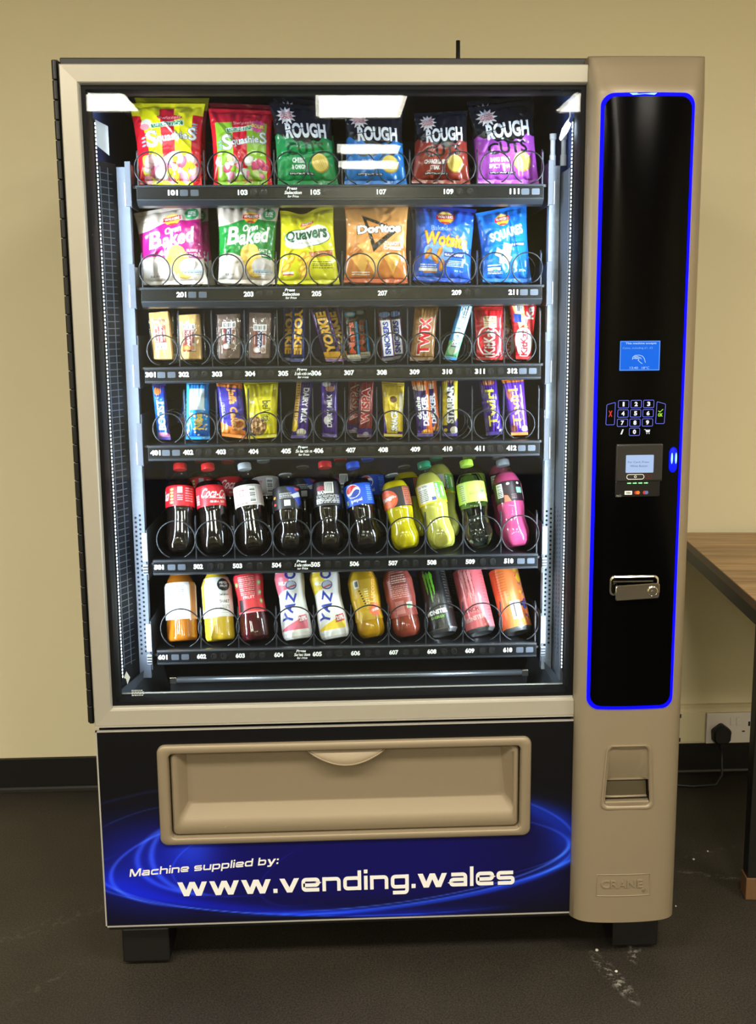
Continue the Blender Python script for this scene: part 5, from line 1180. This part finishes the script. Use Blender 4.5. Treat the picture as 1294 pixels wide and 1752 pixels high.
def l506():
    c = C_lab((20, 82, 206)); c.ell(.44, .66, .088, .31, WH); c.m(((c.U-.44)/.080)**2+((c.V-.66)/.285)**2 <= 1, (240, 240, 244))
    k = ((c.U-.44)/.080)**2+((c.V-.66)/.285)**2 <= 1; w = .66+.07*np.sin((c.U-.44)*42)+(c.U-.44)*1.2
    c.m(k & (c.V > w+.05), (206, 36, 44)); c.m(k & (c.V < w-.06), (28, 70, 170)); c.text('pepsi', .47, .21, .13, .20, WH, .02, 4); c.lines(.60, .68, .15, .9, 8, (130, 170, 240), 3); c.rect(.33, .36, .1, .3, (190, 190, 120)); return c
def l507():
    c = C_lab((26, 22, 22), 70, .056); c.ell(.37, .42, .135, .50, (214, 84, 48)); c.ell(.38, .40, .10, .36, (222, 112, 66)); c.text('Tango.', .385, .48, .21, .26, WH, .05, 10); c.rect(.58, .70, .05, .97, (170, 92, 66)); c.lines(.59, .69, .1, .95, 8, (90, 44, 34), 2); return c
def l508():
    c = C_lab((214, 206, 60)); c.rect(.33, .54, .1, .98, (222, 224, 220)); c.lines(.34, .46, .15, .75, 7, (90, 100, 100), 6); c.text('NUTRITION', .42, .86, .12, .09, (60, 70, 70), .02); c.rect(.55, .60, .2, .98, (40, 150, 70)); c.text('RECYCLE ME', .575, .58, .7, .03, WH, .03, 90); c.rect(.60, .70, .1, .98, (110, 170, 60)); c.rect(.63, .66, .3, .8, (226, 230, 200)); c.rect(0, 1, 0, .1, (226, 214, 40)); c.rect(.49, .54, .12, .3, (70, 90, 140)); return c
def l509():
    c = C_lab((186, 226, 90)); c.rect(.33, .41, .1, .95, (196, 214, 150)); c.lines(.34, .40, .1, .9, 8, (110, 150, 70), 5); c.rect(.41, .43, 0, 1, (206, 236, 130)); c.lines(.46, .56, .35, .52, 3, (110, 160, 60), 2); c.rect(.59, .65, .45, .55, (90, 190, 110)); c.rect(.56, .65, .12, .38, (226, 240, 200)); return c
def l510():
    c = C_lab((40, 24, 30), 70, .056); c.bars(.34, .42, .25, .9, False, 5); c.rect(.58, .66, .38, .66, (130, 214, 160)); c.ell(.49, .86, .018, .06, WH); c.ell(.61, .86, .018, .06, WH); c.poly([(.42, .0), (.5, .0), (.47, .3), (.43, .34)], (190, 110, 80)); c.rect(.69, .72, .1, .9, (214, 120, 150)); c.rect(.70, .71, .2, .5, WH); c.lines(.51, .57, .1, .35, 3, (120, 90, 96), 4); return c
R5 = 'soft drink bottles in the fifth tray'
S5 = [
 (-.4355, -1.1, COKE, cola, .80, (206, 34, 40), l501(), (.50, .74), 'cola bottle with red cap and red label showing small print over number 501', 'second red capped cola bottle behind the one over number 501', .2, 0),
 (-.3595, -6.5, COKE, cola, .80, (206, 34, 40), l502(), (.50, .74), 'cola bottle with red cap and white script on red label over number 502', 'second red capped cola bottle behind the one with white script on its label', .2, 0),
 (-.2759, -7.9, COKE, cola, .80, (180, 186, 190), l503(), (.50, .74), 'diet cola bottle with silver cap and silver label over number 503', 'second silver capped cola bottle behind the one over number 503', .2, 0),
 (-.1994, -4.4, SWIRL, cola, .76, None, l504(), (.48, .76), 'cola bottle with see-through neck and black label over number 504', 'second dark cola bottle behind the one over number 504', .22, -.012),
 (-.114, -3.6, SWIRL, cola, .80, (206, 30, 44), l505(), (.48, .76), 'cola bottle with red cap and black and white label over number 505', 'second red capped dark bottle behind the one over number 505', .22, 0),
 (-.0333, -10.1, SWIRL, cola, .80, (28, 84, 214), l506(), (.49, .74), 'cola bottle with blue cap and round emblem on blue label over number 506', 'second blue capped cola bottle behind the one over number 506', .22, 0),
 (.0502, -11.1, SWIRL, liquid('yellow', (196, 178, 16)), .84, None, l507(), (.50, .75), 'yellow drink bottle with black and orange label over number 507', 'second yellow drink bottle behind the black labelled one over number 507', .22, -.014),
 (.1288, -12.2, SWIRL, liquid('lemon', (190, 186, 84)), .88, (22, 128, 92), l508(), (.50, .74), 'cloudy lemon drink bottle with green cap leaning over number 508', 'second cloudy lemon drink bottle behind the green capped one over number 508', .22, 0),
 (.209, -7.8, SWIRL, mat('drink_water', (225, 240, 232), rough=.02, trans=1.0), .84, (176, 222, 70), l509(), (.50, .74), 'clear water bottle with lime green cap and lime label over number 509', 'second clear lime labelled bottle behind the one over number 509', .26, 0),
 (.2894, -7.9, SWIRL, liquid('pink', (190, 72, 118)), .86, (136, 140, 146), l510(), (.50, .74), 'pink drink bottle with grey cap and dark label over number 510', 'second pink drink bottle behind the grey capped one over number 510', .22, 0)]
for (x, lat, prof, dr, fill, cap, cvl, lz, lab, lab2, petal, dh) in S5:
    lean = 22; R = .0308; H = .190+dh
    t = bottle(x, .8570+.0008+R*math.sin(math.radians(lean))*.75+.001, H, lean, lat, R, prof, dr, fill, None, cap, cvl, lz, lab, R5, petal)
    c = second(t, 0.0 if x > .28 else .012 if x > .2 else .024 if lat < -5 else .030, .125, .0, lab2); c.rotation_euler = (math.radians(-lean), math.radians(lat*.6), 0)

R6 = 'drinks in the bottom tray'
JUICE = [(0, .86), (.02, .96), (.05, 1), (.70, 1), (.80, .80), (.90, .5), (1, .5)]
CURVY = [(0, .80), (.03, .92), (.08, .98), (.25, .97), (.42, .88), (.55, .86), (.70, .96), (.80, 1), (.87, .90), (.94, .55), (1, .5)]
SPORT = [(0, .62), (.04, .88), (.10, .98), (.20, .96), (.34, .90), (.52, 1), (.74, 1), (.84, .8), (.93, .45), (1, .42)]
CAN = [(0, .78), (.02, .80), (.045, .97), (.06, 1), (.93, 1), (.97, .88), (1, .86)]
def l601():
    c = C_lab((228, 230, 232), 90, .09); c.lines(.36, .56, .62, .92, 6, (120, 130, 140), 3); c.lines(.34, .58, .1, .55, 11, (180, 186, 196), 5); c.rect(.62, .72, 0, 1, (190, 130, 60)); c.rect(.64, .70, .1, .9, (150, 96, 40)); return c
def l602():
    c = C_lab((232, 232, 228), 90, .085); c.ell(.60, .80, .075, .16, (24, 24, 26)); c.text('MIXED', .60, .85, .10, .06, WH, .03); c.text('FRUIT', .60, .76, .09, .06, WH, .03); c.text('BANANA', .595, .55, .11, .05, (60, 60, 60), .02); c.text('SHAKE', .595, .38, .11, .08, (60, 60, 60), .03); c.lines(.54, .66, .08, .3, 5, (150, 150, 145), 4); c.rect(.30, .36, .2, 1, (214, 170, 40)); return c
def l603():
    c = C_lab((206, 46, 54), 90, .085); c.lines(.40, .58, .45, .95, 10, (236, 170, 170), 3); c.text('FRUIT', .50, .40, .14, .08, (236, 190, 190), .03); c.rect(.35, .42, .05, .35, (50, 34, 40))
    for x, y in ((.36, .75), (.64, .75), (.65, .5), (.66, .28)): c.ell(x, y, .028, .06, (110, 170, 90)); c.ell(x, y, .015, .03, (190, 210, 160))
    c.rect(.33, .67, .0, .04, (226, 120, 126)); return c
def yazoo(col, txt):
    c = Canvas(260, 190, .20, .17, (232, 232, 232)); 
    c.below(lambda u: .95+0*u, col, lambda u: .70+.4*(u-.5)); c.rect(0, 1, .93, 1, (232, 232, 232)); c.m((c.V > .60) & (c.U > .50), (232, 232, 232))
    c.below(lambda u: .26-.5*np.abs(u-.56), col, lambda u: .12+0*u); c.text('MILK', .43, .77, .12, .05, WH, .05, -8)
    for ch, x, y, h in (('Y', .43, .29, .16), ('A', .46, .435, .16), ('Z', .495, .575, .16), ('O', .525, .885, .16)): c.text(ch, x, y, .145, .125, (24, 52, 160), .035, 66)
    c.ell(.52, .73, .062, .062, (60, 84, 140)); c.ell(.52, .735, .05, .05, (170, 186, 206)); c.poly([(.475, .71), (.565, .735), (.565, .715), (.475, .69)], (196, 60, 60))
    c.poly([(.55, .30), (.67, .32), (.66, .22), (.54, .20)], (214, 90, 110) if txt else (196, 60, 50)); c.text('25%', .60, .26, .10, .06, WH, .05, 8); c.rect(.66, 1, 0, 1, (226, 226, 228)); return c
def l606():
    c = C_lab((186, 150, 20), 130, .12); c.text('Lucozade', .60, .62, .66, .085, (206, 110, 30), .05, 78); c.text('Lucozade', .602, .62, .62, .07, (236, 190, 60), .03, 78); c.rect(.40, .455, .62, .78, (206, 206, 196)); c.rect(.41, .445, .65, .75, (70, 70, 60))
    for k in range(6): c.ell(.45+.008*k, .56-.05*k, .012, .016, (40, 40, 36)); c.lines(.50, .54, .2, .6, 9, (226, 216, 160), 3)
    c.burst(.60, .18, .09, (222, 110, 60), 11, .75); c.text('ORANGE', .60, .18, .10, .05, WH, .03, 10); c.rect(.34, .37, .05, .4, (226, 190, 120)); return c
def l607():
    c = C_lab((150, 70, 60), 130, .12); c.lines(.40, .60, .35, .95, 16, (206, 150, 140), 5); c.rect(.42, .60, .62, .84, (122, 48, 44)); c.lines(.43, .59, .64, .82, 4, (226, 190, 180), 6); c.rect(.55, .63, .14, .26, (196, 190, 180)); c.rect(.56, .60, .15, .22, (90, 190, 110)); c.rect(.42, .52, .05, .3, (176, 110, 104)); return c
def claw(c, cx, cy, s, col, edge=None):
    for k, (dx, L) in enumerate(((-.036, .55), (0, .80), (.034, .60))):
        x = cx+dx*s; t = cy+.20*s
        P = [(x-.018*s, t+.01), (x-.004*s, t+.05*s), (x+.016*s, t-.01), (x+.012*s, t-.12*s), (x+.016*s, t-.25*s), (x+.004*s, t-L*s*.62), (x-.004*s, t-.25*s), (x-.010*s, t-.13*s)]
        if edge: c.poly([(p[0]+(p[0]-x)*.35, p[1]+(.012 if p[1] > t else -.02)) for p in P], edge)
        c.poly(P, col)
def C_can(base): return Canvas(260, 170, .205, .155, base)
def l608():
    c = C_can((14, 15, 15)); claw(c, .45, .70, 1.0, (110, 200, 50)); c.text('MONSTER', .47, .27, .24, .075, (206, 208, 206), .05, 4); c.text('ENERGY', .47, .185, .16, .04, (110, 180, 50), .03); c.lines(.62, .72, .3, .95, 14, (80, 82, 82), 3); c.rect(.42, .425, 0, .2, (60, 62, 62)); return c
def l609():
    c = C_can((226, 110, 118)); r = random.Random(2)
    for k in range(30): c.ell(r.uniform(0, 1), r.uniform(0, 1), .04, .02, r.choice([(232, 132, 138), (216, 92, 104), (236, 150, 150)]), r.uniform(0, 180))
    claw(c, .46, .68, 1.15, (236, 150, 150), (120, 40, 50)); c.text('PUNCH', .43, .30, .18, .075, (110, 40, 50), .03, 4); c.text('MONSTER', .45, .16, .24, .075, (236, 190, 190), .05, 6); c.lines(.62, .72, .1, .9, 16, (196, 80, 90), 5); return c
def l610():
    c = C_can((232, 130, 70)); c.lines(.36, .48, .5, .95, 10, (206, 100, 50), 3); c.bars(.47, .58, .12, .42, True, 7); r = random.Random(12)
    for k in range(70): c.ell(r.uniform(.60, .80), r.uniform(.05, 1), r.uniform(.012, .03), r.uniform(.015, .04), r.choice([(50, 70, 160), (236, 190, 60), (206, 70, 90), (110, 60, 130), (236, 150, 90), (40, 44, 70)]), r.uniform(0, 180))
    c.poly([(.60, .8), (.66, .9), (.70, .78), (.64, .70)], (240, 196, 50)); c.rect(.43, .455, .4, .6, (226, 150, 110)); return c
def can(x, lat, cvc, lab, z, R=.0325, H=.155):
    T = thing('drink_can', lab, 'can', (x, .178, z), R6); T.rotation_euler = (math.radians(-28), math.radians(lat), 0)
    wrap_canvas('can_print', cvc, T, CAN, H, R, .055, .935, 0, mat('can_print_metal', rough=.3, spec=.6, vcol=True, metal=.15))
    al = mat('can_aluminium', (196, 198, 200), rough=.25, metal=.9)
    MB().lathe([(.0005, .008), (R*.6, .007), (R*.74, .001), (R*.78, 0), (R*.81, .001), (R*.90, .005), (R*.985, .0075), (R*.995, .0090)], 40, cap0=True, cap1=False).build('can_base', al, T, angle=.9)
    MB().lathe([(R*1.0, H*.932), (R*.90, H*.965), (R*.88, H*.985), (R*.90, H), (R*.86, H), (R*.84, H*.975), (.0005, H*.975)], 40, cap0=False, cap1=True).build('can_lid', al, T, angle=.9)
    return T
zb = lambda R, lean: .6595+.0008+R*math.sin(math.radians(lean))*.82+.001
white_wall = mat('white_plastic_bottle', (232, 232, 232), rough=.3, spec=.5)
def b6(x, lat, prof, dr, cvl, lz, lab, R=.0328, H=.170, shell=True, petal=0., cap=(190, 190, 190), lname='label'):
    return bottle(x, zb(R, 19), H, 19, lat, R, prof, dr, .94, None, cap, cvl, lz, lab, R6, petal, shell, .178, lname=lname)
b6(-.4390, -3.0, JUICE, liquid('apple', (170, 98, 20), .1), l601(), (.27, .74), 'amber juice bottle with white printed label over number 601', .0335, cap=(60, 60, 60))
b6(-.3570, -4.5, JUICE, liquid('shake', (236, 196, 50), .25), l602(), (.29, .80), 'yellow milkshake bottle with white label and black round badge over number 602', .0325)
b6(-.2800, -7.9, CURVY, liquid('berry', (70, 14, 22), .1), l603(), (.34, .84), 'red berry drink bottle with red label over number 603', .0325, cap=(190, 30, 40))
b6(-.1890, -8.1, CURVY, None, yazoo((222, 110, 130), 1), (.0, .93), 'white milk bottle with blue lettering and pink patches over number 604', .0325, shell=white_wall, cap=(214, 90, 110), lname='printed_sleeve')
b6(-.1075, -10.0, CURVY, None, yazoo((236, 206, 60), 0), (.0, .93), 'white milk bottle with blue lettering and yellow patches over number 605', .0325, shell=white_wall, cap=(230, 190, 50), lname='printed_sleeve')
b6(-.0264, -10.0, SPORT, liquid('orange', (190, 140, 14), .1), l606(), (.22, .90), 'golden energy drink bottle with orange lettering over number 606', .032, petal=.15, cap=(220, 120, 30))
b6(.0514, -10.4, SPORT, liquid('peach', (140, 60, 44), .1), l607(), (.26, .92), 'brownish red drink bottle with small white print over number 607', .032, petal=.15, cap=(200, 60, 50))
zc_ = zb(.0325, 28)
c8 = can(.1291, -11.0, l608(), 'black energy drink can with green claw mark over number 608', zc_)
second(c8, .022, .125, .0, 'second black can just behind the green clawed one over number 608')
can(.2116, -11.0, l609(), 'pink energy drink can with outlined claw mark over number 609', zc_)
can(.293, -11.1, l610(), 'orange drink can with barcode and colourful doodles over number 610', zc_)

# ------------------------------------------------------------------ table, sockets, floor bits
wood = bpy.data.materials.new('oak_laminate'); wood.use_nodes = True
nt = wood.node_tree; b = nt.nodes['Principled BSDF']; N = nt.nodes.new; Lk = nt.links.new
tc = N('ShaderNodeTexCoord'); mp = N('ShaderNodeMapping'); mp.inputs['Scale'].default_value = (3, 42, 3); Lk(tc.outputs['Object'], mp.inputs[0])
nn = N('ShaderNodeTexNoise'); nn.inputs['Scale'].default_value = 1.6; nn.inputs['Detail'].default_value = 7; Lk(mp.outputs[0], nn.inputs['Vector'])
rp = N('ShaderNodeValToRGB'); rp.color_ramp.elements[0].position = .3; rp.color_ramp.elements[1].position = .7
rp.color_ramp.elements[0].color = (*lin((122, 92, 58)), 1); rp.color_ramp.elements[1].color = (*lin((188, 150, 104)), 1)
Lk(nn.outputs['Fac'], rp.inputs[0]); Lk(rp.outputs[0], b.inputs['Base Color']); b.inputs['Roughness'].default_value = .4
TB = thing('table', 'wooden topped table with black steel frame standing beside the vending machine', 'table', (.8875, .945, 0)); TB.rotation_euler = (0, 0, math.radians(-5.6))
TW, TD = 1.5, 1.0
box('table_top', 0, TW, -TD, 0, .722, .742, wood, TB)
edge_m = mat('brown_table_edge', (96, 60, 34), rough=.4)
box('table_edge', -.002, 0, -TD, 0, .722, .7415, edge_m, TB); box('table_edge', -.002, TW, -TD-.002, -TD, .722, .7415, edge_m, TB)
steel = mat('black_steel_tube', (14, 13, 12), rough=.45)
for x0, x1, y0, y1 in ((.003, .043, -TD+.003, -.003), (TW-.043, TW-.003, -TD+.003, -.003), (.043, TW-.043, -TD+.003, -TD+.043), (.043, TW-.043, -.043, -.003)):
    box('table_frame', x0, x1, y0, y1, .685, .7215, steel, TB, bevel=.002)
foot_m = mat('wooden_leg_sleeve', (104, 74, 44), rough=.6, noise=.2, nscale=60)
for x, y in ((.053, -.705), (TW-.024, -.705), (.5, -.05), (TW-.024, -.05)):
    lg = box('leg', x-.02, x+.02, y-.02, y+.02, .05, .686, steel, TB, bevel=.002)
    box('leg_sleeve', x-.023, x+.023, y-.023, y+.023, .0005, .055, foot_m, lg, bevel=.002)
# trunking with a blank plate and a double socket
tk_m = mat('cream_trunking', (226, 214, 176), rough=.5); soc_m = mat('white_socket', (232, 224, 214), rough=.4)
TK = thing('cable_trunking', 'cream cable trunking on the wall just above the black skirting', 'cable trunking', (.905, BACK_Y-.0005, .104))
bl = MB().loft([[(x, y, z) for y, z in ((0, 0), (-.028, 0), (-.030, .002), (-.030, .100), (-.024, .106), (-.010, .113), (0, .113))] for x in (0, 1.9)], True, True).build('trunking_body', tk_m, TK)
box('blank_cover', .004, .080, -.033, -.029, .006, .098, mat('blank_cover_cream', (226, 216, 176), rough=.5), TK, bevel=.0015)
for z in (.014, .088): MB().box(.004, .008, -.0336, -.0328, z-.006, z+.006).build('cover_slot', black, TK)
SO = thing('double_socket', 'white double wall socket with one black plug in it', 'socket', (.905+.0825, BACK_Y-.0312, .107))
box('socket_plate', 0, .149, -.010, 0, 0, .094, soc_m, SO, bevel=.002)
for x in (.076, .094): box('switch', x-.0055, x+.0055, -.0125, -.0095, .055, .080, soc_m, SO, bevel=.0012); 
for x in (.085, ): pass
for a in ((.125, .131, .052, .066), (.107, .116, .034, .038), (.136, .145, .034, .038)): MB().box(a[0], a[1], -.0103, -.0099, a[2], a[3]).build('pin_hole', black, SO)
rub = mat('black_rubber', (15, 15, 15), rough=.5)
PG = thing('mains_plug', 'black three pin plug pushed into the white double socket', 'plug', (.905+.0825+.042, BACK_Y-.0418, .137))
PGb = MB().loft([[(x*s, y, z*s) for x, z in ((-.017, -.026), (.017, -.026), (.026, -.016), (.028, .012), (.024, .018), (.004, .033), (-.004, .033), (-.024, .018), (-.028, .012), (-.026, -.016))] for y, s in ((.0, 1), (-.012, 1), (-.020, .94), (-.024, .8))], True, True).build('plug_body', rub, PG, angle=.5)
MB().lathe([(.0075, 0), (.0075, .012), (.006, .014)], 14, Matrix.Translation((0, -.012, -.040))).build('cord_grip', rub, PG)
CAB = thing('power_cable', 'thin black cable running from the plug down behind the vending machine', 'cable', (.905+.0825+.042, BACK_Y-.0538, .0955))
MB().tube([(0, 0, 0), (0, -.01, -.03), (-.005, -.03, -.07), (-.03, -.05, -.090), (-.10, -.055, -.0910), (-.2, -.03, -.0910), (-.32, -.02, -.0910), (-.5, -.05, -.0910)], .004, 8).build('flex', mat('cable_grey', (34, 33, 33), rough=.45), CAB, smooth=True)
mb = MB(); r3 = random.Random(11)
for x, y, s in ((.79, .42, .004), (.705, .37, .003), (.72, .37, .004), (.645, .27, .003), (.30, -.22, .0035), (.84, .46, .003), (.675, .20, .0025), (.448, .03, .005), (.47, -.05, .004)):
    q = [(x+s*r3.uniform(.6, 1)*math.cos(k*PI/3), y+s*r3.uniform(.6, 1)*math.sin(k*PI/3)) for k in range(6)]
    mb.loft([[(a, c, z) for a, c in q] for z in (.0003, .0018)], True, True)
lt = mb.build('floor_litter', mat('paper_white', (226, 222, 210), rough=.8)); lt['kind'] = 'stuff'; lt['label'] = 'scattered white crumbs on the dark speckled floor'
